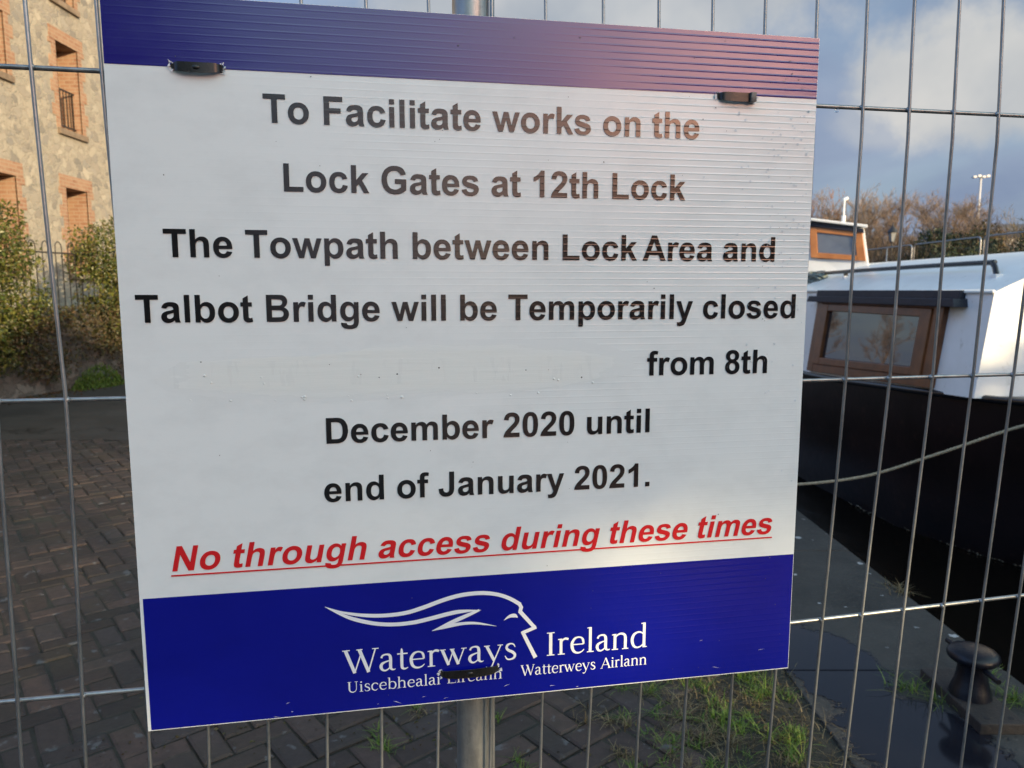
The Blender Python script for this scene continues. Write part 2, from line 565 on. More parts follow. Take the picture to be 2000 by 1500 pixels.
def slab_mat():
    m, nt, b = new_mat("wet_coping_stone")
    co = obj_co(nt)
    n1 = noise_tex(nt, co, 2.3, 6, 0.62)
    n2 = noise_tex(nt, co, 17, 6, 0.65)
    c = mix_col(nt, ramp(nt, n1, [(0.35, 0.0), (0.7, 1.0)]), (0.024, 0.024, 0.023), (0.058, 0.055, 0.050))
    c = mix_col(nt, ramp(nt, n2, [(0.42, 0.0), (0.75, 0.6)]), c, (0.055, 0.052, 0.048))
    n4 = noise_tex(nt, co, 75, 3, 0.7)
    c = mix_col(nt, ramp(nt, n4, [(0.60, 0.0), (0.68, 0.8)]), c, (0.095, 0.09, 0.08))
    c = mix_col(nt, ramp(nt, n4, [(0.30, 0.8), (0.38, 0.0)]), c, (0.010, 0.010, 0.010))
    # white bird and lichen spots
    vor = N(nt, 'ShaderNodeTexVoronoi')
    setin(vor, Scale=9.0)
    wn = noise_tex(nt, co, 30, 3, 0.6, out=1)
    mx = N(nt, 'ShaderNodeMixRGB', blend_type='ADD')
    mx.inputs[0].default_value = 0.05
    nt.links.new(co, mx.inputs[1])
    nt.links.new(wn, mx.inputs[2])
    nt.links.new(mx.outputs[0], vor.inputs['Vector'])
    area = ramp(nt, noise_tex(nt, co, 1.7, 2, 0.5), [(0.36, 0.0), (0.5, 1.0)])
    sc = N(nt, 'ShaderNodeSeparateColor')
    nt.links.new(vor.outputs['Color'], sc.inputs[0])
    rad = math_node(nt, 'MULTIPLY', sc.outputs[0], 0.20)
    spot = math_node(nt, 'LESS_THAN', vor.outputs['Distance'], rad)
    spot = math_node(nt, 'MULTIPLY', spot, area)
    spot = math_node(nt, 'MULTIPLY', spot, math_node(nt, 'GREATER_THAN', sc.outputs[1], 0.35))
    # standing water in the low patches
    sep = N(nt, 'ShaderNodeSeparateXYZ')
    nt.links.new(co, sep.inputs[0])
    def patch(cx, cy, rx, ry):
        dx = math_node(nt, 'DIVIDE', math_node(nt, 'SUBTRACT', sep.outputs[0], cx), rx)
        dy = math_node(nt, 'DIVIDE', math_node(nt, 'SUBTRACT', sep.outputs[1], cy), ry)
        return math_node(nt, 'ADD', math_node(nt, 'MULTIPLY', dx, dx), math_node(nt, 'MULTIPLY', dy, dy))
    p = math_node(nt, 'MINIMUM', patch(1.46, 2.36, 0.30, 0.42), patch(1.38, 2.98, 0.22, 0.40))
    p = math_node(nt, 'MINIMUM', p, patch(1.5, 4.6, 0.2, 0.5))
    pn = noise_tex(nt, co, 5.5, 5, 0.6)
    p = math_node(nt, 'ADD', p, math_node(nt, 'MULTIPLY', math_node(nt, 'SUBTRACT', pn, 0.5), 2.2))
    wet = ramp(nt, p, [(0.80, 1.0), (1.05, 0.0)])
    c = mix_col(nt, math_node(nt, 'MULTIPLY', spot, math_node(nt, 'SUBTRACT', 1.0, wet)), c, (0.34, 0.34, 0.34))
    c = mix_col(nt, wet, c, (0.010, 0.0105, 0.015))
    nt.links.new(c, b.inputs['Base Color'])
    dry = math_node(nt, 'ADD', math_node(nt, 'MULTIPLY', n2, 0.3), 0.55)
    rr = mix_col(nt, wet, dry, 0.10)
    nt.links.new(rr, b.inputs['Roughness'])
    b.inputs['Specular IOR Level'].default_value = 0.3
    hh = math_node(nt, 'MULTIPLY', math_node(nt, 'ADD', n2, n1), math_node(nt, 'SUBTRACT', 1.0, wet))
    bump(nt, b, hh, 0.6, 0.012)
    return m


def coping():
    m = MB()
    y = -20.0
    rnd = random.Random(3)
    while y < 60:
        L = rnd.choice((1.2, 1.45, 1.7))
        for x0, x1 in ((1.16, QUAY_X),):
            dz = rnd.uniform(-0.003, 0.003)
            m.box((x0, y + 0.003, -0.12), (x1, y + L - 0.003, dz))
        y += L
    o = m.build("coping_slabs", slab_mat(), bevel=0.006, seg=2)
    tag(o, kind='structure')


coping()

# ---- herringbone brick paving, every brick modelled
PAVE_Y1 = 7.8


def paving():
    m, nt, b = new_mat("brick_paver")
    co = obj_co(nt)
    g = N(nt, 'ShaderNodeNewGeometry')
    base = ramp(nt, g.outputs['Random Per Island'], [(0.0, (0.030, 0.025, 0.023)), (0.3, (0.060, 0.043, 0.036)), (0.55, (0.042, 0.035, 0.033)), (0.8, (0.082, 0.055, 0.045)), (1.0, (0.052, 0.044, 0.042))])
    n1 = noise_tex(nt, co, 22, 6, 0.65)
    n2 = noise_tex(nt, co, 3.1, 4, 0.6)
    c = mix_col(nt, ramp(nt, n1, [(0.4, 0.0), (0.75, 0.55)]), base, (0.030, 0.026, 0.024))
    c = mix_col(nt, ramp(nt, n2, [(0.45, 0.0), (0.75, 0.5)]), c, (0.045, 0.042, 0.028))
    n3 = noise_tex(nt, co, 13, 4, 0.55, 0.3)
    c = mix_col(nt, ramp(nt, n3, [(0.63, 0.0), (0.68, 0.7)]), c, (0.12, 0.12, 0.12))
    nt.links.new(c, b.inputs['Base Color'])
    nt.links.new(math_node(nt, 'ADD', math_node(nt, 'MULTIPLY', n1, 0.3), 0.48), b.inputs['Roughness'])
    b.inputs['Specular IOR Level'].default_value = 0.22
    bump(nt, b, n1, 0.7, 0.006)
    cell, ang = 0.106, R(39)
    ca, sa = math.cos(ang), math.sin(ang)
    rnd = random.Random(11)
    mb = MB()
    ox, oy = -2.0, 4.0
    Rr = 100
    for i in range(-Rr, Rr):
        for k in range(-30, 30):
            for kind in (0, 1):
                if kind == 0:
                    cx, cy, hx, hy = i + 4 * k + 1.0, i + 0.5, 1.0, 0.5
                else:
                    cx, cy, hx, hy = i + 2 + 4 * k + 0.5, i, 0.5, 1.0
                X = ox + (cx * ca - cy * sa) * cell
                Y = oy + (cx * sa + cy * ca) * cell
                edge = 0.62 + 0.12 * math.sin(Y * 2.1)
                if not (-8.2 < X < edge + 0.2 and -1.5 < Y < PAVE_Y1) or X > edge + 0.25:
                    continue
                if X < -Y * 0.8 - 1.6 or (Y > 5.5 and X > -1.2):
                    if X < -Y * 0.8 - 2.2:
                        continue
                a = hx * cell - 0.0035 - rnd.uniform(0, 0.0015)
                bb = hy * cell - 0.0035 - rnd.uniform(0, 0.0015)
                zt = rnd.gauss(0, 0.0022) + 0.006 * noise.noise(Vector((X * 1.4, Y * 1.4, 0)))
                tx, ty, tw = rnd.gauss(0, 0.016), rnd.gauss(0, 0.016), rnd.gauss(0, 0.018)
                ch = 0.009
                ring = []
                for (s0, s1, ins, dz) in ((1, 1, 0, -0.03), (1, 1, 0, -0.006), (1, 1, ch, 0.0)):
                    for (u, w) in ((-1, -1), (1, -1), (1, 1), (-1, 1)):
                        lx, ly = u * (a - ins), w * (bb - ins)
                        lx, ly = lx - ly * tw, ly + lx * tw
                        zz = zt + dz + lx * tx + ly * ty + 0.0
                        ring.append((X + lx * ca - ly * sa, Y + lx * sa + ly * ca, zz))
                fs = []
                for r0 in (0, 4):
                    for q in range(4):
                        fs.append((r0 + q, r0 + (q + 1) % 4, r0 + 4 + (q + 1) % 4, r0 + 4 + q))
                fs.append((8, 9, 10, 11))
                mb.poly(ring, fs)
    tag(mb.build("brick_paving", m), kind='structure')
    bed = mottled("joint_soil", (0.018, 0.017, 0.013), (0.034, 0.032, 0.022), 0.95, 14, bs=0.8, bd=0.01, c3=(0.022, 0.032, 0.010))
    q = MB()
    q.poly([(-9, -3, -0.0075), (1.17, -3, -0.0075), (1.17, PAVE_Y1, -0.0075), (-9, PAVE_Y1, -0.0075)], [(0, 1, 2, 3)])
    tag(q.build("paving_bed", bed), kind='structure')


paving()


def asphalt():
    m, nt, b = new_mat("asphalt")
    co = obj_co(nt)
    n1 = noise_tex(nt, co, 1.3, 5, 0.6)
    n2 = noise_tex(nt, co, 90, 3, 0.6)
    c = mix_col(nt, ramp(nt, n1, [(0.35, 0.0), (0.7, 1.0)]), (0.038, 0.034, 0.030), (0.060, 0.053, 0.047))
    # a cracked seam that wanders across the surface
    sep = N(nt, 'ShaderNodeSeparateXYZ')
    nt.links.new(co, sep.inputs[0])
    wv = noise_tex(nt, co, 2.4, 4, 0.6)
    yy = math_node(nt, 'ADD', sep.outputs[1], math_node(nt, 'MULTIPLY', wv, 1.1))
    d = math_node(nt, 'ABSOLUTE', math_node(nt, 'SUBTRACT', yy, 8.85))
    crack = ramp(nt, d, [(0.012, 1.0), (0.03, 0.0)])
    c = mix_col(nt, crack, c, (0.010, 0.010, 0.009))
    nt.links.new(c, b.inputs['Base Color'])
    nt.links.new(math_node(nt, 'ADD', math_node(nt, 'MULTIPLY', n1, 0.3), 0.5), b.inputs['Roughness'])
    b.inputs['Specular IOR Level'].default_value = 0.25
    bump(nt, b, n2, 0.5, 0.006)
    q = MB()
    q.box((-12, PAVE_Y1, -0.03), (1.15, 80, 0.004))
    tag(q.build("asphalt_path", m), kind='structure')


asphalt()

# ------------------------------------------------------------------ the sign
BW, BH, BT = 0.78, 0.7824, 0.004
A = R(10.284)
DX = Vector((math.cos(A), math.sin(A), 0))          # along the fence, to the right
DN = Vector((-math.sin(A), math.cos(A), 0))         # away from the camera
FO = Vector((-0.40691, 0.76903, 0))                 # foot of the board's left edge
sign = thing("notice_sign", "white plastic notice with blue bands announcing the towpath closure, tied to the mesh fence", "sign")
sign.matrix_world = Matrix.Translation(FO + DX * 0.39 + Vector((0, 0, 1.89287 - BH))) @ Matrix((
    (DX.x, 0, -DN.x, 0), (DX.y, 0, -DN.y, 0), (0, 1, 0, 0), (0, 0, 0, 1)))

mb = MB()
mb.box((-BW / 2, 0, -BT), (BW / 2, BH, 0))
mb.build("board", M_white, sign)


def sheet(name, x0, y0, x1, y1, z, mat, th=0.00025):
    m = MB()
    m.box((x0, y0, z - th), (x1, y1, z))
    return m.build(name, mat, sign)


sheet("header_band", -0.3895, 0.7138, 0.3895, BH - 0.0004, 0.0004, M_header)
sheet("footer_band", -0.3865, 0.0012, 0.3893, 0.1548, 0.0004, M_blue)

# ---- bold grotesque letters, outlines in 1/2048 em
G = {
 'T': (1251, "M478 0V1218H43V1466H1208V1218H774V0Z"),
 'o': (1251, "M82 546Q82 686 151 817Q220 948 346.5 1017Q473 1086 629 1086Q871 1086 1025.5 929Q1180 772 1180 532Q1180 290 1024 131.5Q868 -27 630 -27Q486 -27 354.5 38.5Q223 104 151.5 230.5Q82 356 82 546ZM370 531Q370 377 443 295Q516 213 630 213Q744 213 816.5 295Q890 377 890 533Q890 684 816.5 766Q744 848 630 848Q516 848 443 766Q370 684 370 531Z"),
 'F': (1251, "M150 0V1466H1155V1218H446V871H1058V623H446V0Z"),
 'a': (1139, "M357 738L102 784Q145 938 250 1012Q355 1086 562 1086Q750 1086 842 1041.5Q934 997 971.5 928.5Q1009 860 1009 676L1006 348Q1006 206 1019.5 138.5Q1033 71 1071 0H793Q782 28 766 83Q759 108 756 116Q684 46 602 11Q520 -24 427 -24Q263 -24 168.5 65Q74 154 74 290Q74 380 117 450.5Q160 521 237.5 558.5Q315 596 457 624Q638 658 708 687V715Q708 789 671 820.5Q634 852 532 852Q462 852 423 824.5Q384 797 357 738ZM708 510Q660 494 556 472Q452 450 420 428Q369 392 369 336Q369 281 410 241Q451 201 514 201Q585 201 649 248Q696 283 711 334Q721 367 721 459V510Z"),
 'c': (1139, "M1073 748L796 698Q782 781 732.5 823Q683 865 604 865Q499 865 436.5 792.5Q374 720 374 550Q374 361 437.5 283Q501 205 608 205Q688 205 739 250.5Q790 296 811 407L1087 360Q1044 170 922 73Q800 -24 595 -24Q362 -24 223.5 123Q85 270 85 530Q85 793 224 939.5Q363 1086 600 1086Q794 1086 908.5 1002.5Q1023 919 1073 748Z"),
 'i': (569, "M147 1206V1466H428V1206ZM147 0V1062H428V0Z"),
 'l': (569, "M147 0V1466H428V0Z"),
 't': (682, "M634 1062V838H436V410Q436 280 441.5 258.5Q447 237 466.5 223Q486 209 515 209Q561 209 637 237L661 19Q560 -24 433 -24Q355 -24 292.5 2Q230 28 200.5 69.5Q171 111 160.5 186Q151 238 151 394V838H22V1062H151V1273L436 1437V1062Z"),
 'e': (1139, "M762 338L1042 291Q988 137 871.5 56.5Q755 -24 580 -24Q303 -24 170 157Q65 302 65 523Q65 787 203 936.5Q341 1086 552 1086Q789 1086 926 929.5Q1063 773 1057 450H353Q356 325 421 255.5Q486 186 583 186Q649 186 694 222Q739 258 762 338ZM778 622Q775 736 717 795.5Q659 855 576 855Q487 855 429 790Q371 725 372 622Z"),
 'w': (1593, "M352 0L16 1062H289L488 366L671 1062H942L1119 366L1322 1062H1599L1258 0H988L805 683L625 0Z"),
 'r': (797, "M416 0H135V1062H396V911Q463 1018 516.5 1052Q570 1086 638 1086Q734 1086 823 1033L736 788Q665 834 604 834Q545 834 504 801.5Q463 769 439.5 684Q416 599 416 328Z"),
 'k': (1139, "M137 0V1466H418V688L747 1062H1093L730 674L1119 0H816L549 477L418 340V0Z"),
 's': (1139, "M48 303L330 346Q348 264 403 221.5Q458 179 557 179Q666 179 721 219Q758 247 758 294Q758 326 738 347Q717 367 644 384Q304 459 213 521Q87 607 87 760Q87 898 196 992Q305 1086 534 1086Q752 1086 858 1015Q964 944 1004 805L739 756Q722 818 674.5 851Q627 884 539 884Q428 884 380 853Q348 831 348 796Q348 766 376 745Q414 717 638.5 666Q863 615 952 541Q1040 466 1040 332Q1040 186 918 80.5Q796 -25 557 -25Q340 -25 213.5 63Q87 151 48 303Z"),
 'n': (1251, "M1113 0H832V542Q832 714 814 764.5Q796 815 755.5 843Q715 871 658 871Q585 871 527 831Q469 791 447.5 725Q426 659 426 481V0H145V1062H406V906Q545 1086 756 1086Q849 1086 926 1052.5Q1003 1019 1042.5 967Q1082 915 1097.5 849Q1113 783 1113 660Z"),
 'h': (1251, "M417 1466V927Q553 1086 742 1086Q839 1086 917 1050Q995 1014 1034.5 958Q1074 902 1090 834Q1106 766 1106 623V0H825V561Q825 728 809 773Q793 818 752.5 844.5Q712 871 651 871Q581 871 526 837Q471 803 444 734.5Q417 666 417 532V0H136V1466Z"),
 'L': (1251, "M157 0V1454H453V247H1189V0Z"),
 'G': (1593, "M829 539V786H1467V202Q1374 112 1197.5 43.5Q1021 -25 840 -25Q610 -25 439 71.5Q268 168 182 347.5Q96 527 96 738Q96 967 192 1145Q288 1323 473 1418Q614 1491 824 1491Q1097 1491 1250.5 1376.5Q1404 1262 1448 1060L1154 1005Q1123 1113 1037.5 1175.5Q952 1238 824 1238Q630 1238 515.5 1115Q401 992 401 750Q401 489 517 358.5Q633 228 821 228Q914 228 1007.5 264.5Q1101 301 1168 353V539Z"),
 '1': (1139, "M806 0H525V1059Q371 915 162 846V1101Q272 1137 401 1237.5Q530 1338 578 1472H806Z"),
 '2': (1139, "M1036 261V0H51Q67 148 147 280.5Q227 413 463 632Q653 809 696 872Q754 959 754 1044Q754 1138 703.5 1188.5Q653 1239 564 1239Q476 1239 424 1186Q372 1133 364 1010L84 1038Q109 1270 241 1371Q373 1472 571 1472Q788 1472 912 1355Q1036 1238 1036 1064Q1036 965 1000.5 875.5Q965 786 888 688Q837 623 704 501Q571 379 535.5 339Q500 299 478 261Z"),
 '0': (1139, "M563 1472Q776 1472 896 1320Q1039 1140 1039 723Q1039 307 895 125Q776 -25 563 -25Q349 -25 218 139.5Q87 304 87 726Q87 1140 231 1322Q350 1472 563 1472ZM563 1239Q512 1239 472 1206.5Q432 1174 410 1090Q381 981 381 723Q381 465 407 368.5Q433 272 472.5 240Q512 208 563 208Q614 208 654 240.5Q694 273 716 357Q745 465 745 723Q745 981 719 1077.5Q693 1174 653.5 1206.5Q614 1239 563 1239Z"),
 '8': (1139, "M319 791Q210 837 160.5 917.5Q111 998 111 1094Q111 1258 225.5 1365Q340 1472 551 1472Q760 1472 875.5 1365Q991 1258 991 1094Q991 992 938 912.5Q885 833 789 791Q911 742 974.5 648Q1038 554 1038 431Q1038 228 908.5 101Q779 -26 564 -26Q364 -26 231 79Q74 203 74 419Q74 538 133 637.5Q192 737 319 791ZM379 1074Q379 990 426.5 943Q474 896 553 896Q633 896 681 943.5Q729 991 729 1075Q729 1154 681.5 1201.5Q634 1249 556 1249Q475 1249 427 1201Q379 1153 379 1074ZM351 441Q351 325 410.5 260Q470 195 559 195Q646 195 703 257.5Q760 320 760 438Q760 541 702 603.5Q644 666 555 666Q452 666 401.5 595Q351 524 351 441Z"),
 'B': (1479, "M150 1466H736Q910 1466 995.5 1451.5Q1081 1437 1148.5 1391Q1216 1345 1250.5 1268.5Q1291 1192 1291 1097Q1291 994 1235.5 908Q1180 822 1085 779Q1219 740 1291 646Q1363 552 1363 425Q1363 325 1316.5 230.5Q1270 136 1189.5 79.5Q1109 23 991 10Q917 2 634 0H150ZM446 1222V883H640Q813 883 855 888Q931 897 974.5 940.5Q1018 984 1018 1055Q1018 1123 980.5 1165.5Q943 1208 869 1217Q825 1222 616 1222ZM446 639V247H720Q880 247 923 256Q989 268 1030.5 314.5Q1072 361 1072 439Q1072 505 1040 551Q1008 597 947.5 618Q887 639 684 639Z"),
 'd': (1251, "M1121 0H860V156Q795 65 706.5 20.5Q618 -24 528 -24Q345 -24 214.5 123.5Q84 271 84 535Q84 805 211 945.5Q338 1086 532 1086Q710 1086 840 938V1466H1121ZM371 554Q371 384 418 308Q486 198 608 198Q705 198 773 280.5Q841 363 841 527Q841 710 775 790.5Q709 871 606 871Q506 871 438.5 791.5Q371 712 371 554Z"),
 'g': (1251, "M121 -70L442 -109Q450 -165 479 -186Q519 -216 605 -216Q715 -216 770 -183Q807 -161 826 -112Q839 -77 839 17V172Q713 0 521 0Q307 0 182 181Q84 324 84 537Q84 804 212.5 945Q341 1086 532 1086Q729 1086 857 913V1062H1120V109Q1120 -79 1089 -172Q1058 -265 1002 -318Q946 -371 852.5 -401Q759 -431 616 -431Q346 -431 233 -338.5Q120 -246 120 -104Q120 -90 121 -70ZM372 553Q372 384 437.5 305.5Q503 227 599 227Q702 227 773 307.5Q844 388 844 546Q844 711 776 791Q708 871 604 871Q503 871 437.5 792.5Q372 714 372 553Z"),
 'b': (1251, "M135 0V1466H416V938Q546 1086 724 1086Q918 1086 1045 945.5Q1172 805 1172 542Q1172 270 1042.5 123Q913 -24 728 -24Q637 -24 548.5 21.5Q460 67 396 156V0ZM414 554Q414 389 466 310Q539 198 660 198Q753 198 818.5 277.5Q884 357 884 528Q884 710 818 790.5Q752 871 649 871Q548 871 481 792.5Q414 714 414 554Z"),
 'p': (1251, "M139 1062H401V906Q452 986 539 1036Q626 1086 732 1086Q917 1086 1046 941Q1175 796 1175 537Q1175 271 1045 123.5Q915 -24 730 -24Q642 -24 570.5 11Q499 46 420 131V-404H139ZM417 549Q417 370 488 284.5Q559 199 661 199Q759 199 824 277.5Q889 356 889 535Q889 702 822 783Q755 864 656 864Q553 864 485 784.5Q417 705 417 549Z"),
 'y': (1139, "M14 1062H313L567 308L815 1062H1106L731 40L664 -145Q627 -238 593.5 -287Q560 -336 516.5 -366.5Q473 -397 411 -414Q349 -431 268 -431Q187 -431 109 -414L84 -194Q150 -207 203 -207Q301 -207 348 -149.5Q395 -92 420 -3Z"),
 'A': (1479, "M1471 0H1149L1021 333H435L314 0H0L571 1466H884ZM926 580L724 1124L526 580Z"),
 'm': (1821, "M126 1062H385V917Q524 1086 716 1086Q818 1086 893 1044Q968 1002 1016 917Q1086 1002 1167 1044Q1248 1086 1340 1086Q1457 1086 1538 1038.5Q1619 991 1659 899Q1688 831 1688 679V0H1407V607Q1407 765 1378 811Q1339 871 1258 871Q1199 871 1147 835Q1095 799 1072 729.5Q1049 660 1049 510V0H768V582Q768 737 753 782Q738 827 706.5 849Q675 871 621 871Q556 871 504 836Q452 801 429.5 735Q407 669 407 516V0H126Z"),
 'D': (1479, "M148 1466H689Q872 1466 968 1438Q1097 1400 1189 1303Q1281 1206 1329 1065.5Q1377 925 1377 720Q1377 540 1332 409Q1277 250 1175 152Q1098 77 967 35Q869 0 705 0H148ZM444 1218V247H665Q789 247 844 261Q916 279 963.5 322Q1011 365 1041 463.5Q1071 562 1071 733Q1071 904 1041 996.5Q1011 1089 957 1138Q903 1187 821 1203Q760 1218 577 1218Z"),
 'u': (1251, "M847 0V159Q789 74 694.5 25Q600 -24 495 -24Q388 -24 303 23Q218 70 180 155Q142 240 142 390V1062H423V574Q423 350 438.5 299.5Q454 249 494.5 219.5Q535 190 601 190Q674 190 732 230Q790 270 811 329Q832 388 832 614V1062H1113V0Z"),
 'f': (682, "M24 1062H180V1142Q180 1276 208.5 1342Q237 1408 313.5 1449.5Q390 1491 506 1491Q622 1491 733 1456L695 1260Q630 1275.5 570 1275.5Q511 1275.5 485.5 1248Q460 1220 460 1142V1062H670V842H460V0H180V842H24Z"),
 'J': (1139, "M689 1466H985V538Q985 356 953 258Q910 130 797 52.5Q684 -25 499 -25Q282 -25 165 96.5Q48 218 47 453L327 485Q332 359 364 307Q412 228 510 228Q609 228 649 284.5Q689 341 689 519Z"),
 'N': (1479, "M150 0V1466H438L1038 487V1466H1313V0H1016L425 956V0Z"),
 '.': (569, "M147 0V281H428V0Z"),
 ' ': (569, ""),
}


def parse(path):
    import re
    tok = re.findall(r'[MLHVQZ]|-?\d+\.?\d*', path)
    i, cs, cur, cmd = 0, [], None, None
    x = y = 0.0
    while i < len(tok):
        if tok[i].isalpha():
            cmd = tok[i]
            i += 1
            if cmd == 'Z':
                if len(cur) > 1 and abs(cur[0][0] - cur[-1][0]) + abs(cur[0][1] - cur[-1][1]) < 1e-6:
                    cur.pop()
                cs.append(cur)
                continue
        if cmd == 'M':
            x, y = float(tok[i]), float(tok[i + 1])
            i += 2
            cur = [(x, y)]
            cmd = 'L'
        elif cmd == 'L':
            x, y = float(tok[i]), float(tok[i + 1])
            i += 2
            cur.append((x, y))
        elif cmd == 'H':
            x = float(tok[i])
            i += 1
            cur.append((x, y))
        elif cmd == 'V':
            y = float(tok[i])
            i += 1
            cur.append((x, y))
        elif cmd == 'Q':
            a, b2, c, d = (float(t) for t in tok[i:i + 4])
            i += 4
            for k in range(1, 6):
                t = k / 5
                cur.append(((1 - t) ** 2 * x + 2 * t * (1 - t) * a + t * t * c, (1 - t) ** 2 * y + 2 * t * (1 - t) * b2 + t * t * d))
            x, y = c, d
    return cs


GLYPH = {k: (a, parse(p)) for k, (a, p) in G.items()}


def text_line(txt, x0, x1, base, cap, mat, shear=0.0, z=0.0008, name="lettering", gaps=None, scratch=0):
    m = MB()
    pen = 0.0
    polys = []
    lo, hi = 1e9, -1e9
    for idx, chv in enumerate(txt):
        adv, cs = GLYPH[chv]
        adv = adv * (gaps.get(idx, 1.0) if gaps else 1.0)
        if cs:
            pl = [[(p[0] + pen + shear * p[1], p[1]) for p in c] for c in cs]
            polys.append(pl)
            for c in pl:
                for p in c:
                    lo, hi = min(lo, p[0]), max(hi, p[0])
        pen += adv
    sx, sy = (x1 - x0) / (hi - lo), cap / 1466.0
    th = 0.00025
    for pl in polys:
        loops = [[Vector((x0 + (p[0] - lo) * sx, base + p[1] * sy, z)) for p in c] for c in pl]
        flat = [p for c in loops for p in c]
        tris = tessellate_polygon(loops)
        fr = []
        for t in tris:
            a, b2, c = (flat[i] for i in t)
            fr.append(t if (b2 - a).cross(c - a).z > 0 else (t[0], t[2], t[1]))
        m.poly(flat, fr)
        for c in loops:                     # the ink film has an edge
            n = len(c)
            m.poly(c + [p - Vector((0, 0, th)) for p in c], [(i, (i + 1) % n, n + (i + 1) % n, n + i) for i in range(n)])
    return m.build(name, mat, sign)


mm = 0.001
CAP = 28.9 * mm
text_line("To Facilitate works on the", -239.3 * mm, 243.3 * mm, 662.8 * mm, CAP, M_black)
text_line("Lock Gates at 12th Lock", -221.3 * mm, 228.5 * mm, 593.3 * mm, CAP, M_black)
text_line("The Towpath between Lock Area and", -343.9 * mm, 344.6 * mm, 523.8 * mm, CAP, M_black, gaps={24: 0.6})
text_line("Talbot Bridge will be Temporarily closed", -374.7 * mm, 375.2 * mm, 455.8 * mm, CAP, M_black)
text_line("from 8th", 186.5 * mm, 341.0 * mm, 388.8 * mm, CAP, M_black)
text_line("December 2020 until", -186.1 * mm, 191.4 * mm, 320.2 * mm, CAP, M_black)
text_line("end of January 2021.", -190.3 * mm, 193.0 * mm, 253.5 * mm, CAP, M_black)
t8 = text_line("No through access during these times", -354.5 * mm, 357.6 * mm, 184.0 * mm, 28.2 * mm, M_red, shear=0.21)
tag(t8, "red slanted lettering on the last line")
o = sheet("underline", -355.8 * mm, 178.3 * mm, 357.9 * mm, 180.0 * mm, 0.0011, M_red)

# ---- roman serif letters of the emblem, pen strokes (x, y, width)
def SER(x, y=12, w=190, t=26):
    return [(x, y, t), (x + w, y, t)]


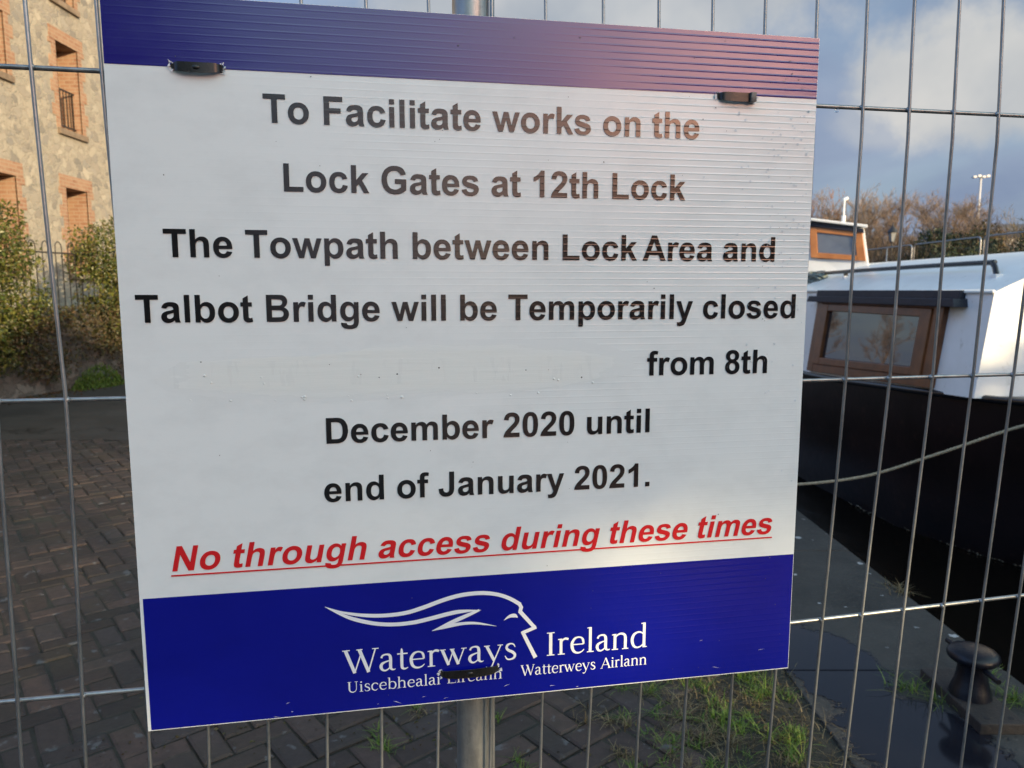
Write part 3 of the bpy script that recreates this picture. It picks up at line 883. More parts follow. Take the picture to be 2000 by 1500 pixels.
FLAG = lambda x, y: [(x - 85, y - 22, 22), (x - 20, y - 14, 34)]
SG = {
 'W': (860, [[(60, 655, 88), (280, 8, 84)], [(275, 8, 36), (450, 560, 36)], [(400, 655, 88), (620, 8, 84)], [(612, 8, 36), (795, 645, 36)], SER(-10, 648, 180), SER(330, 648, 150), SER(715, 648, 160)]),
 'a': (450, [['s', (75, 365, 55), (110, 430, 48), (190, 457, 44), (270, 437, 62), (302, 350, 78), (302, 120, 78), (318, 45, 62), (370, 16, 38), (425, 35, 18)], ['s', (290, 280, 34), (200, 258, 40), (95, 205, 68), (65, 120, 80), (100, 35, 62), (170, 10, 42), (250, 50, 35), (298, 120, 28)]]),
 't': (300, [['s', (130, 590, 16), (134, 480, 70), (134, 100, 76), (165, 25, 62), (220, 12, 42), (290, 45, 18)], [(20, 438, 34), (280, 438, 34)]]),
 'e': (455, [[(75, 252, 32), (385, 252, 32)], ['s', (384, 252, 48), (368, 370, 62), (320, 435, 46), (235, 456, 40), (140, 420, 62), (76, 320, 78), (66, 220, 82), (94, 100, 76), (160, 28, 62), (250, 10, 46), (340, 40, 34), (398, 100, 18)]]),
 'r': (350, [[(112, 455, 78), (112, 0, 78)], SER(25, 12), FLAG(112, 455), ['s', (120, 330, 26), (165, 415, 42), (235, 448, 64), (315, 425, 58)]]),
 'w': (680, [[(45, 445, 80), (205, 5, 78)], [(198, 5, 32), (325, 405, 32)], [(290, 445, 80), (455, 5, 78)], [(447, 5, 32), (600, 440, 32)], SER(-15, 445, 150, 24), SER(240, 445, 120, 24), SER(530, 445, 140, 24)]),
 'y': (490, [[(55, 445, 80), (250, 15, 78)], ['s', (425, 440, 30), (250, 15, 34), (180, -150, 36), (100, -188, 48), (30, -160, 40)], SER(-10, 445, 150, 24), SER(340, 445, 140, 24)]),
 's': (380, [['s', (310, 350, 24), (270, 430, 36), (190, 456, 42), (110, 420, 62), (88, 340, 68), (140, 270, 74), (240, 212, 78), (302, 135, 72), (280, 48, 62), (190, 8, 44), (100, 25, 38), (45, 120, 20)]]),
 'I': (330, [[(160, 650, 88), (160, 0, 88)], SER(55, 642, 210), SER(55, 12, 210)]),
 'l': (245, [[(115, 715, 78), (115, 0, 78)], SER(25, 12), FLAG(115, 715)]),
 'n': (540, [[(112, 455, 78), (112, 0, 78)], SER(25, 12, 180), FLAG(112, 455), ['s', (120, 345, 26), (190, 425, 42), (280, 453, 56), (372, 420, 68), (405, 320, 78), (405, 0, 78)], SER(315, 12, 180)]),
 'd': (515, [[(400, 715, 78), (400, 0, 78)], FLAG(400, 715), [(400, 14, 28), (485, 14, 20)], ['s', (400, 350, 26), (330, 430, 40), (230, 453, 46), (120, 400, 68), (66, 290, 80), (66, 180, 80), (112, 60, 66), (200, 10, 44), (310, 40, 35), (400, 130, 26)]]),
 'U': (640, [['s', (130, 650, 88), (130, 350, 88), (132, 200, 88), (180, 62, 66), (310, 8, 46), (440, 62, 40), (498, 200, 36), (500, 350, 34), (500, 650, 34)], SER(40, 642), SER(415, 642, 170)]),
 'i': (245, [[(115, 455, 78), (115, 0, 78)], SER(25, 12), FLAG(115, 455), [(115, 635, 84), (115, 555, 84)]]),
 'c': (425, [['s', (370, 355, 50), (330, 425, 46), (240, 456, 42), (130, 415, 64), (66, 310, 80), (62, 200, 80), (100, 80, 72), (180, 15, 52), (270, 12, 40), (380, 95, 18)]]),
 'b': (515, [[(110, 715, 78), (110, 0, 78)], FLAG(110, 715), ['s', (112, 350, 26), (180, 430, 40), (280, 453, 46), (390, 400, 68), (442, 290, 80), (442, 180, 80), (396, 60, 66), (308, 10, 44), (200, 40, 35), (112, 100, 26)]]),
 'h': (540, [[(112, 715, 78), (112, 0, 78)], SER(25, 12, 180), FLAG(112, 715), ['s', (120, 345, 26), (190, 425, 42), (280, 453, 56), (372, 420, 68), (405, 320, 78), (405, 0, 78)], SER(315, 12, 180)]),
 'E': (560, [[(140, 650, 88), (140, 0, 88)], [(40, 640, 28), (500, 640, 28)], [(140, 335, 28), (400, 335, 28)], [(40, 12, 28), (520, 12, 28)], [(490, 650, 22), (495, 540, 18)], [(505, 0, 22), (520, 120, 18)]]),
 'A': (650, [[(60, 5, 34), (330, 650, 34)], [(322, 655, 88), (575, 5, 86)], [(150, 220, 28), (470, 220, 28)], SER(-15, 12, 150), SER(470, 12, 200)]),
 ' ': (300, []),
}
PEN = [0]


def ribbon(m, pts, z):
    n = len(pts)
    L, Rr = [], []
    for i, p in enumerate(pts):
        a, b2 = pts[max(i - 1, 0)], pts[min(i + 1, n - 1)]
        t = Vector((b2[0] - a[0], b2[1] - a[1]))
        t = t.normalized() if t.length > 1e-9 else Vector((1, 0))
        nn = Vector((-t.y, t.x)) * p[2] * 0.5
        L.append((p[0] + nn.x, p[1] + nn.y, z))
        Rr.append((p[0] - nn.x, p[1] - nn.y, z))
    m.poly(L + Rr, [(n + i, n + i + 1, i + 1, i) for i in range(n - 1)])


def serif_line(txt, x0, x1, base, cap, name="lettering"):
    m = MB()
    W_ = sum(SG[c][0] for c in txt)
    sx, sy = (x1 - x0) / W_, cap / 655.0
    pen = 0
    for k, chv in enumerate(txt):
        adv, strokes = SG[chv]
        for j, st in enumerate(strokes):
            z = 0.0008 + 0.00002 * (j + (k % 2) * 8)
            if st[0] == 's':
                pts = [tuple(p) for p in catmull([Vector(p) for p in st[1:]], 5)]
            else:
                pts = st
            # widths are measured in y units; scale x and y apart
            ribbon(m, [(x0 + (pen + p[0]) * sx, base + p[1] * sy, p[2] * (sx + sy) / 2) for p in pts], z)
        pen += adv
    return m.build(name, M_logo, sign)


serif_line("Waterways", -175.5 * mm, 30.5 * mm, 46.9 * mm, 29.0 * mm)
serif_line("Ireland", 64.0 * mm, 196.0 * mm, 47.4 * mm, 29.6 * mm)
serif_line("Uiscebhealai Eireann", -172.0 * mm, 12.0 * mm, 23.9 * mm, 13.0 * mm)
serif_line("Watterweys Airlann", 34.2 * mm, 195.5 * mm, 24.4 * mm, 13.6 * mm)


def emblem():
    m = MB()
    def st(pts, ws, z, smooth=True):
        P = [Vector((p[0], p[1], w)) for p, w in zip(pts, ws)]
        Q = catmull(P, 8) if smooth else P
        ribbon(m, [(q.x * mm, q.y * mm, max(0.0001, q.z * mm)) for q in Q], z)
    up = [(-193.6, 130.6), (-173.8, 122.3), (-147.7, 116.6), (-123.2, 114.9), (-100.5, 116.5), (-79.5, 121.8), (-58.4, 128.4), (-37.2, 132.8), (-13.8, 133.6), (5.6, 130.3), (20.8, 124.0), (33.5, 115.6)]
    st(up, [0.4, 2.6, 4.2, 4.6, 4.8, 5.0, 5.0, 5.0, 4.8, 4.6, 4.6, 4.8], 0.00082)
    lowr = [(-193.6, 130.6), (-177.9, 121.2), (-162.0, 113.4), (-139.8, 106.4), (-117.3, 103.2), (-94.4, 103.6), (-73.5, 106.9), (-52.3, 111.0), (-37.4, 112.6), (-13.9, 112.4)]
    st(lowr, [0.4, 2.8, 4.4, 4.6, 4.6, 4.8, 5.0, 5.0, 4.2, 0.3], 0.00084)
    st([(-16.0, 112.6), (-33.0, 106.2), (-50.0, 99.8), (-72.6, 91.3)], [2.6, 4.6, 4.4, 0.3], 0.00086)
    st([(-72.6, 91.3), (-56.0, 95.2), (-36.0, 97.4), (-18.0, 96.2), (4.4, 90.8)], [0.3, 4.2, 3.6, 2.8, 0.3], 0.00088)
    st([(13.6, 97.4), (20.5, 101.8), (26.5, 102.2), (30.2, 99.6)], [0.3, 3.6, 4.8, 0.8], 0.00090)
    face = [(32.2, 116.8), (34.6, 112.0), (33.2, 106.4)]
    st(face, [4.4, 4.6, 4.6], 0.00092, False)
    st([(32.6, 107.6), (51.9, 84.2)], [4.8, 4.4], 0.00094, False)
    st([(53.2, 85.6), (35.0, 79.2)], [4.4, 4.2], 0.00096, False)
    st([(36.2, 80.9), (52.4, 46.6)], [4.2, 4.9], 0.00098, False)
    return m.build("emblem", M_logo, sign)


emblem()


def paint_patch():
    """the old line painted out in slightly warmer white"""
    m, nt, b = new_mat("correction_paint")
    co = obj_co(nt)
    v = N(nt, 'ShaderNodeTexVoronoi')
    setin(v, Scale=150.0)
    nt.links.new(co, v.inputs['Vector'])
    sc = N(nt, 'ShaderNodeSeparateColor')
    nt.links.new(v.outputs['Color'], sc.inputs[0])
    pick = math_node(nt, 'GREATER_THAN', sc.outputs[0], 0.88)
    band = N(nt, 'ShaderNodeSeparateXYZ')
    nt.links.new(co, band.inputs[0])
    by = math_node(nt, 'COMPARE', band.outputs[1], 0.400, 0.014)
    words = ramp(nt, noise_tex(nt, mapping(nt, co, (30, 3, 1)), 1.0, 2, 0.5), [(0.46, 0.0), (0.54, 1.0)])
    hole = math_node(nt, 'MULTIPLY', math_node(nt, 'LESS_THAN', v.outputs['Distance'], 0.15), math_node(nt, 'MULTIPLY', pick, by))
    ghost = noise_tex(nt, mapping(nt, co, (160, 42, 1)), 1.0, 2, 0.4)
    ghost = math_node(nt, 'MULTIPLY', ramp(nt, ghost, [(0.5, 0.0), (0.6, 1.0)]), math_node(nt, 'MULTIPLY', by, words))
    n1 = noise_tex(nt, mapping(nt, co, (3, 50, 1)), 3.0, 4, 0.6)
    ex = math_node(nt, 'DIVIDE', math_node(nt, 'ADD', band.outputs[0], 0.10), 0.262)
    ey = math_node(nt, 'DIVIDE', math_node(nt, 'SUBTRACT', band.outputs[1], 0.400), 0.031)
    rr = math_node(nt, 'ADD', math_node(nt, 'POWER', math_node(nt, 'ABSOLUTE', ex), 4.0), math_node(nt, 'MULTIPLY', ey, ey))
    en = noise_tex(nt, mapping(nt, co, (14, 60, 1)), 1.0, 4, 0.6)
    cover = ramp(nt, math_node(nt, 'ADD', rr, math_node(nt, 'MULTIPLY', math_node(nt, 'SUBTRACT', en, 0.5), 1.0)), [(0.30, 1.0), (0.95, 0.0)])
    pc = mix_col(nt, n1, (0.79, 0.81, 0.765), (0.765, 0.788, 0.745))
    c = mix_col(nt, cover, (0.764, 0.793, 0.774), pc)
    c = mix_col(nt, math_node(nt, 'MULTIPLY', ghost, 0.10), c, (0.50, 0.52, 0.52))
    c = mix_col(nt, hole, c, (0.10, 0.10, 0.10))
    nt.links.new(c, b.inputs['Base Color'])
    nt.links.new(mix_col(nt, cover, 0.23, 0.36), b.inputs['Roughness'])
    hh = math_node(nt, 'ADD', math_node(nt, 'MULTIPLY', math_node(nt, 'MULTIPLY', n1, cover), 0.7), math_node(nt, 'MULTIPLY', ghost, 0.1))
    hh = math_node(nt, 'SUBTRACT', hh, math_node(nt, 'MULTIPLY', hole, 0.8))
    bump(nt, b, hh, 0.8, 0.0005)
    out = [(-361, 392), (-352, 404), (-335, 413), (-260, 417), (-190, 419), (-148, 423), (-128, 430), (-80, 433.5), (11, 434.4), (70, 433), (114, 429), (150, 421), (168, 415), (170, 402), (168, 391), (120, 384), (80, 378), (23, 373), (-40, 371), (-93, 369), (-178, 366), (-230, 368), (-285, 374), (-347, 381)]
    mbp = MB()
    rnd = random.Random(4)
    pts = []
    for i, p in enumerate(out):
        q = out[(i + 1) % len(out)]
        for k in range(8):
            t = k / 8
            pts.append(Vector(((p[0] + (q[0] - p[0]) * t) * mm, (p[1] + (q[1] - p[1]) * t + rnd.uniform(-0.9, 0.9)) * mm, 0.0001)))
    tr = tessellate_polygon([pts])
    mbp.poly(pts, [t if (pts[t[1]] - pts[t[0]]).cross(pts[t[2]] - pts[t[0]]).z > 0 else (t[0], t[2], t[1]) for t in tr])
    # paint runs and bubbles along the lower edge
    for k in range(22):
        x, y = rnd.uniform(-330, 60), rnd.uniform(367, 374)
        if rnd.random() < 0.45:
            x, y = rnd.uniform(-320, 150), rnd.uniform(378, 400)
        r = rnd.uniform(0.6, 1.7) * mm
        ring = [(x * mm + r * math.cos(a) * 1.1, y * mm + r * math.sin(a), 0.0005) for a in [i * math.pi / 5 for i in range(10)]]
        top = [(x * mm + r * 0.5 * math.cos(a), y * mm + r * 0.5 * math.sin(a), 0.0006 + r * 0.22) for a in [i * math.pi / 5 for i in range(10)]]
        mbp.poly(ring + top, [(i, (i + 1) % 10, 10 + (i + 1) % 10, 10 + i) for i in range(10)] + [tuple(range(10, 20))])
    mbp.build("paint_patch", m, sign)


paint_patch()


def specks():
    m = MB()
    rnd = random.Random(9)
    def dot(x, y, r, h):
        n = 7
        ph = rnd.random()
        ring = [(x + r * math.cos(a + ph) * rnd.uniform(0.6, 1.2), y + r * math.sin(a + ph) * rnd.uniform(0.6, 1.2), h) for a in [i * 2 * math.pi / n for i in range(n)]]
        m.poly(ring, [tuple(range(n))])
    for k in range(75):
        x = rnd.uniform(-0.38, 0.385)
        if rnd.random() < 0.5:
            x = 0.385 - abs(rnd.gauss(0, 0.12))
        y = rnd.uniform(0.01, 0.775)
        if rnd.random() < 0.35:
            y = 0.775 - abs(rnd.gauss(0, 0.1))
        dot(max(-0.385, min(0.385, x)), y, rnd.choice((0.0004, 0.0005, 0.0006, 0.0008)), 0.00125)
    o = m.build("dirt_speck", mottled("grit", (0.05, 0.045, 0.035), (0.16, 0.15, 0.13), 0.8, 300, bs=0), sign)
    tag(o, kind='stuff')
    m = MB()
    for k in range(120):                     # rain drops left on the right-hand side
        x = 0.385 - abs(rnd.gauss(0, 0.05))
        y = 0.70 - abs(rnd.gauss(0, 0.16))
        if y < 0.2 or x < 0.1:
            continue
        r = rnd.uniform(0.0006, 0.0016)
        n = 8
        pr = [(1.0, 0.0), (0.8, 0.4), (0.4, 0.6)]
        V = [(x + r * q * math.cos(a), y + r * q * 1.15 * math.sin(a), 0.0006 + r * hh) for q, hh in pr for a in [i * 2 * math.pi / n for i in range(n)]]
        F = [(j * n + i, j * n + (i + 1) % n, (j + 1) * n + (i + 1) % n, (j + 1) * n + i) for j in range(2) for i in range(n)] + [tuple(range(16, 24))]
        m.poly(V, F)
    w, nt, b = new_mat("rain_water")
    b.inputs['Base Color'].default_value = (0.9, 0.95, 1, 1)
    setin(b, Roughness=0.02, IOR=1.33)
    b.inputs['Transmission Weight'].default_value = 0.9
    tag(m.build("raindrop", w, sign, smooth='all'), kind='stuff')
    m = MB()                                 # scuffs along the lower edge
    for k in range(14):
        x, y = rnd.uniform(-0.36, 0.37), rnd.choice((rnd.uniform(0.002, 0.012), rnd.uniform(0.004, 0.05)))
        L = rnd.uniform(0.001, 0.007)
        a = rnd.gauss(0.05, 0.25) if rnd.random() < 0.8 else rnd.uniform(0, 3)
        c, s_ = math.cos(a), math.sin(a)
        w_ = rnd.uniform(0.0002, 0.0005)
        if y - abs(s_) * L < 0.001:
            y = 0.002 + abs(s_) * L
        m.poly([(x - c * L + s_ * w_, y - s_ * L - c * w_, 0.0012), (x + c * L, y + s_ * L, 0.0012), (x - c * L * 0.4 - s_ * w_, y - s_ * L * 0.4 + c * w_, 0.0012)], [(0, 1, 2)])
    tag(m.build("scratch", mottled("scuffed_plastic", (0.35, 0.38, 0.55), (0.6, 0.6, 0.7), 0.6, 200, bs=0), sign), kind='stuff')


specks()


def cable_tie(cx, cy, w, label, buckle=False, tilt=0.0):
    t = thing("cable_tie", label, "cable tie", group="black cable ties holding the notice")
    t.matrix_world = sign.matrix_world @ Matrix.Translation((cx, cy, 0)) @ Matrix.Rotation(tilt, 4, 'Z')
    m = MB()
    n = 18
    hw, ht, th = w / 2, 0.0046, 0.0013
    P = []
    for i in range(n + 1):
        u = -1 + 2 * i / n
        x = hw * (u * 0.96 + 0.04 * math.sin(u * math.pi / 2))
        e = max(0.0, (abs(u) - 0.80) / 0.20)
        z = 0.0046 + 0.002 * (1 - u * u) - 0.0105 * e ** 2.2
        yo = -0.0012 * (1 - u * u)
        P.append((x, yo, z))
    for (x, yo, z) in P:
        hh = ht * (1.08 - 0.45 * max(0.0, (abs(x) / hw - 0.55) / 0.45) ** 2)
        m.v += [(x, yo - hh, z), (x, yo + hh, z), (x, yo + hh, z - th), (x, yo - hh, z - th)]
    for i in range(n):
        a = i * 4
        for q in range(4):
            m.f.append((a + q, a + 4 + q, a + 4 + (q + 1) % 4, a + (q + 1) % 4))
    m.f.append((3, 2, 1, 0))
    m.f.append(tuple(n * 4 + q for q in range(4)))
    m.build("strap", M_tie, t, smooth=True)
    h = MB()
    if buckle:
        h.box((hw * 0.62, -0.0062, 0.001), (hw * 0.92, 0.0044, 0.0095))
        o = h.build("head", mottled("worn_nylon", (0.05, 0.05, 0.05), (0.16, 0.16, 0.15), 0.4, 200, bs=0.2, bd=0.0005), t, smooth=True, bevel=0.001)
        tag(o, "worn grey locking head of the tie")
    else:
        prof = [(0.0001, 0.0008), (0.0012, 0.0007), (0.0022, 0.0003), (0.0026, -0.0006)]
        h.lathe(list(reversed(prof)), 16, (0, 0, 0))
        h.v = [(x * 1.5, y - 0.0010, z + 0.0068) for x, y, z in h.v]
        h.build("stud", M_tie, t, smooth='all')
    # torn plastic round the two slots, part of the board
    rnd = random.Random(int(cx * 1e4))
    cmat = sign.matrix_world.inverted() @ t.matrix_world
    for sgn in (-1, 1):
        hm = MB()
        x = sgn * hw * 0.95
        ring = []
        for k in range(20):
            a = k / 20 * 2 * math.pi
            rr = rnd.uniform(0.75, 1.2)
            ring.append(cmat @ Vector((x + 0.0022 * rr * math.cos(a), 0.0040 * rr * math.sin(a), 0.0013)))
        hm.poly(ring, [tuple(range(20))])
        hm.build("slot", M_hole, sign)
        tm = MB()
        for k in range(13):
            a = rnd.uniform(-1.5, 1.5) + (0 if sgn > 0 else math.pi)
            r0 = rnd.uniform(0.8, 1.1)
            c = cmat @ Vector((x + 0.0042 * r0 * math.cos(a), 0.0052 * r0 * math.sin(a), 0.0012))
            e = [Vector((rnd.uniform(-1, 1), rnd.uniform(-1, 1), rnd.uniform(0.1, 0.5))) * rnd.uniform(0.0014, 0.0028) for _ in range(3)]
            tm.poly([c + e[0], c + e[1], c + e[2], c - Vector((0, 0, 0.0009))], [(0, 1, 2), (0, 3, 1), (1, 3, 2), (2, 3, 0)])
        tm.build("torn_edge", M_torn, sign)
    return t


cable_tie(-0.3018, 0.7140, 0.0485, "black cable tie with a small oval stud at the notice's upper left")
cable_tie(0.2875, 0.7115, 0.046, "black cable tie with a grey buckle at the notice's upper right", True)
cable_tie(-0.0280, 0.0375, 0.070, "long black cable tie across the lettering of the bottom blue band", tilt=R(0.6))

# ------------------------------------------------------------------ mesh fence the sign is tied to
U0, PITCH, Z1, Z2, Z3 = 0.8464, 0.0654, 1.8198, 1.4853, 1.1545
DL2, DR2, DL3, DR3, LT2, LT3 = -0.0225, 0.033, -0.0243, 0.0476, 0.0084, 0.0018
JIT = {3: -.009, 2: -.006, 1: -.002, -7: .005, -8: .002, -9: .002}
JITB = {1: -.005, 4: .004, 5: .003, -5: -.0025, -2: .002, -9: -.002, -12: -.0013, -13: .002}


def interp(x, xs, ys):
    if x <= xs[0]:
        return ys[0]
    for i in range(len(xs) - 1):
        if x <= xs[i + 1]:
            t = (x - xs[i]) / (xs[i + 1] - xs[i])
            return ys[i] + (ys[i + 1] - ys[i]) * t
    return ys[-1]


ZK = [0.12, 2 * Z3 - Z2, Z3, Z2, Z1, 2.08]
DLK = [0.01, 2 * DL3 - DL2, DL3, DL2, .006, .006]
DRK = [0.05, 2 * DR3 - DR2, DR3, DR2, .006, .006]
LTK = [0.0, 2 * LT3 - LT2, LT3, LT2, 0, -0.004]


def mesh_pt(u, z, lat=True):
    w = max(-0.9, min(2.0, (u + 0.2) / 1.3))
    dep = interp(z, ZK, DLK) * (1 - w) + interp(z, ZK, DRK) * w
    dep = max(dep, 0.0075) if -0.25 < u else max(dep, 0.004)
    uu = u + (interp(z, ZK, LTK) if lat else 0)
    return FO + DX * uu + DN * dep + Vector((0, 0, z))


def fence_panel(u_lo, u_hi, label):
    f = thing("mesh_fence_panel", label, "fence", FO + DX * ((u_lo + u_hi) / 2))
    inv = f.location.copy()
    wires = MB()
    rnd = random.Random(5)
    s0, s1 = math.ceil((u_lo + 0.02 - U0) / PITCH), math.floor((u_hi - 0.02 - U0) / PITCH)
    for s in range(s0, s1 + 1):
        pts = []
        ph = rnd.uniform(0, 6)
        K = 40
        for k in range(K + 1):
            z = 0.12 + (2.08 - 0.12) * k / K
            u = U0 + s * PITCH
            jt = JIT.get(s, 0.0008 * math.sin(ph)) * max(0, (z - 1.5) / 0.42)
            jb = JITB.get(s, 0.0008 * math.cos(ph)) * max(0, (1.4 - z) / 0.4)
            p = mesh_pt(u + jt + max(-0.006, min(0.006, jb)), z)
            p += DX * (0.0006 * math.sin(z * 11 + ph))
            pts.append(p - inv)
        wires.tube(pts, 0.0020, 6)
    for z in (0.48, 0.815, Z3, Z2, Z1):
        pts = []
        for k in range(61):
            u = u_lo + (u_hi - u_lo) * k / 60
            pts.append(mesh_pt(u, z, False) + DN * 0.0045 - inv)
        wires.tube(pts, 0.0026, 6)
    for s in range(max(s0, -22), s1 + 1):         # weld nuggets where the wires cross
        for z in (0.815, Z3, Z2, Z1):
            jt = JIT.get(s, 0) * max(0, (z - 1.5) / 0.42) + max(-0.006, min(0.006, JITB.get(s, 0) * max(0, (1.4 - z) / 0.4)))
            p = mesh_pt(U0 + s * PITCH + jt, z) + DN * 0.002 - inv
            rr = 0.0034 * rnd.uniform(0.85, 1.15)
            wires.lathe([(rr * 0.4, -rr), (rr, -rr * 0.4), (rr, rr * 0.4), (rr * 0.4, rr)], 7, tuple(p))
    wires.build("wire_mesh", M_galv, f, smooth='all')
    fr = MB()
    def tube(u0, z0, u1, z1, dep, r):
        fr.tube([FO + DX * u0 + DN * dep + Vector((0, 0, z0)) - inv, FO + DX * u1 + DN * dep + Vector((0, 0, z1)) - inv], r, 20)
    tube(u_lo, 0.0, u_lo, 2.1, 0.02, 0.021)
    tube(u_hi, 0.0, u_hi, 2.1, 0.03, 0.021)
    tube(u_lo, 2.1, u_hi, 2.1, 0.025, 0.021)
    tube(u_lo, 0.1, u_hi, 0.1, 0.025, 0.021)
    fr.build("frame", M_galv, f, smooth=True)
    ct = MB()
    ct.tube([FO + DX * 0.3735 + DN * 0.036 + Vector((0, 0, 2.08)) - inv, FO + DX * 0.368 + DN * 0.040 + Vector((0, 0, 0.12)) - inv], 0.0208, 28)
    ct.build("middle_post", M_galv, f, smooth=True)
    sl = MB()
    sl.tube([FO + DX * 0.3960 + DN * 0.026 + Vector((0, 0, 2.08)) - inv, FO + DX * 0.3925 + DN * 0.030 + Vector((0, 0, 0.12)) - inv], 0.0026, 8)
    sl.build("edge_rod", M_galv, f, smooth='all')
    return f


fence_panel(-1.36, 2.11, "galvanised steel mesh fence panel carrying the notice, with a round middle post")

# water hanging under the wires
dropm, nt_, b_ = new_mat("hanging_water")
b_.inputs['Base Color'].default_value = (0.95, 0.97, 1, 1)
setin(b_, Roughness=0.0, IOR=1.33)
b_.inputs['Transmission Weight'].default_value = 1.0
for (u, z, lab) in ((-0.553, Z2, "clear water drop left of the notice, hanging under the middle wire"),
                    (-0.490, Z2, "clear water drop beside the notice's left edge, hanging under the middle wire"),
                    (0.797, Z3, "clear water drop at the right edge of the blue band, hanging under the lower wire"),
                    (0.815, Z1, "small dark water drop under the upper wire right of the notice")):
    m = MB()
    m.lathe([(0.0004, -0.0044), (0.0018, -0.0040), (0.0028, -0.0026), (0.0030, -0.0012), (0.0026, 0.0)], 14)
    o = m.build("water_drop", dropm, smooth='all')
    o.location = mesh_pt(u, z, False) + DN * 0.0045 + Vector((0, 0, -0.0022))
    tag(o, lab, "water drop", "water drops on the fence wires")

# ------------------------------------------------------------------ foliage tools
def rand_dir(rnd):
    while True:
        v = Vector((rnd.uniform(-1, 1), rnd.uniform(-1, 1), rnd.uniform(-1, 1)))
        if 0.05 < v.length < 1:
            return v.normalized()


def leaf(m, c, s, rnd, d=None, asp=0.55):
    d = d or rand_dir(rnd)
    a = rand_dir(rnd)
    w = d.cross(a)
    w = w.normalized() if w.length > 1e-3 else Vector((1, 0, 0))
    up = w.cross(d) * 0.18 * s
    L, B = d * s, w * s * asp * 0.5
    m.poly([c - L * 0.5, c + B + up, c + L * 0.5, c - B + up], [(0, 1, 2), (0, 2, 3)])


def leaf_cloud(m, blobs, n, size, seed, gap=0.62, gscale=1.7, shell=0.45, asp=0.6):
    rnd = random.Random(seed)
    vol = [b[3] * b[4] * b[5] for b in blobs]
    k = tries = 0
    while k < n and tries < n * 8:
        tries += 1
        b = rnd.choices(blobs, vol)[0]
        d = rand_dir(rnd)
        r = shell + (1 - shell) * rnd.random() ** 0.6
        r *= 1 + 0.22 * noise.noise(Vector(b[:3]) + d * 2.2) + rnd.gauss(0, 0.05)
        p = Vector((b[0] + d.x * b[3] * r, b[1] + d.y * b[4] * r, b[2] + d.z * b[5] * r))
        if noise.noise(p * gscale + Vector((seed, 0, 0))) < -gap * 0.5:
            continue
        leaf(m, p, size * rnd.uniform(0.6, 1.3), rnd, asp=asp)
        k += 1


def stems(m, base, tips, r0, seed, sides=5):
    rnd = random.Random(seed)
    for t in tips:
        a, b2 = Vector(base), Vector(t)
        mid = (a + b2) / 2 + Vector((rnd.uniform(-.2, .2), rnd.uniform(-.2, .2), rnd.uniform(0, .2)))
        m.tube([p for p in catmull([a, mid, b2], 4)], [r0 * (1 - 0.1 * i) for i in range(9)], sides, False)


M_leafA = leaf_mat("ivy_leaf", [(0.020, 0.030, 0.008), (0.05, 0.072, 0.013), (0.095, 0.115, 0.018), (0.165, 0.160, 0.030), (0.11, 0.085, 0.034)], 0.4, 0.5, 0.15)
M_leafB = leaf_mat("dark_leaf", [(0.010, 0.018, 0.007), (0.022, 0.034, 0.012), (0.035, 0.05, 0.016)], 0.5, 0.3)
M_leafC = leaf_mat("ochre_leaf", [(0.06, 0.045, 0.012), (0.12, 0.085, 0.025), (0.16, 0.11, 0.03)], 0.6, 0.3)
M_bark = mottled("bark", (0.05, 0.042, 0.034), (0.11, 0.095, 0.075), 0.9, 12, bs=0.6, bd=0.01)

# ------------------------------------------------------------------ left: mill, low wall, railing, bushes
M_rubble = rubble_mat("mill_rubble")
M_brick = brick_wall_mat("orange_brick")
M_pane = plain("dark_pane", (0.012, 0.012, 0.014), 0.06, 0, 0.6)
M_wframe = mottled("brown_window_paint", (0.06, 0.035, 0.02), (0.10, 0.06, 0.035), 0.5, 8)
M_iron = mottled("dark_iron", (0.012, 0.012, 0.013), (0.03, 0.028, 0.026), 0.45, 20, bs=0.2, bd=0.002)
M_sill = mottled("sill_stone", (0.16, 0.12, 0.08), (0.26, 0.20, 0.14), 0.85, 7)
M_slate = mottled("slate", (0.05, 0.055, 0.065), (0.09, 0.09, 0.10), 0.6, 6)


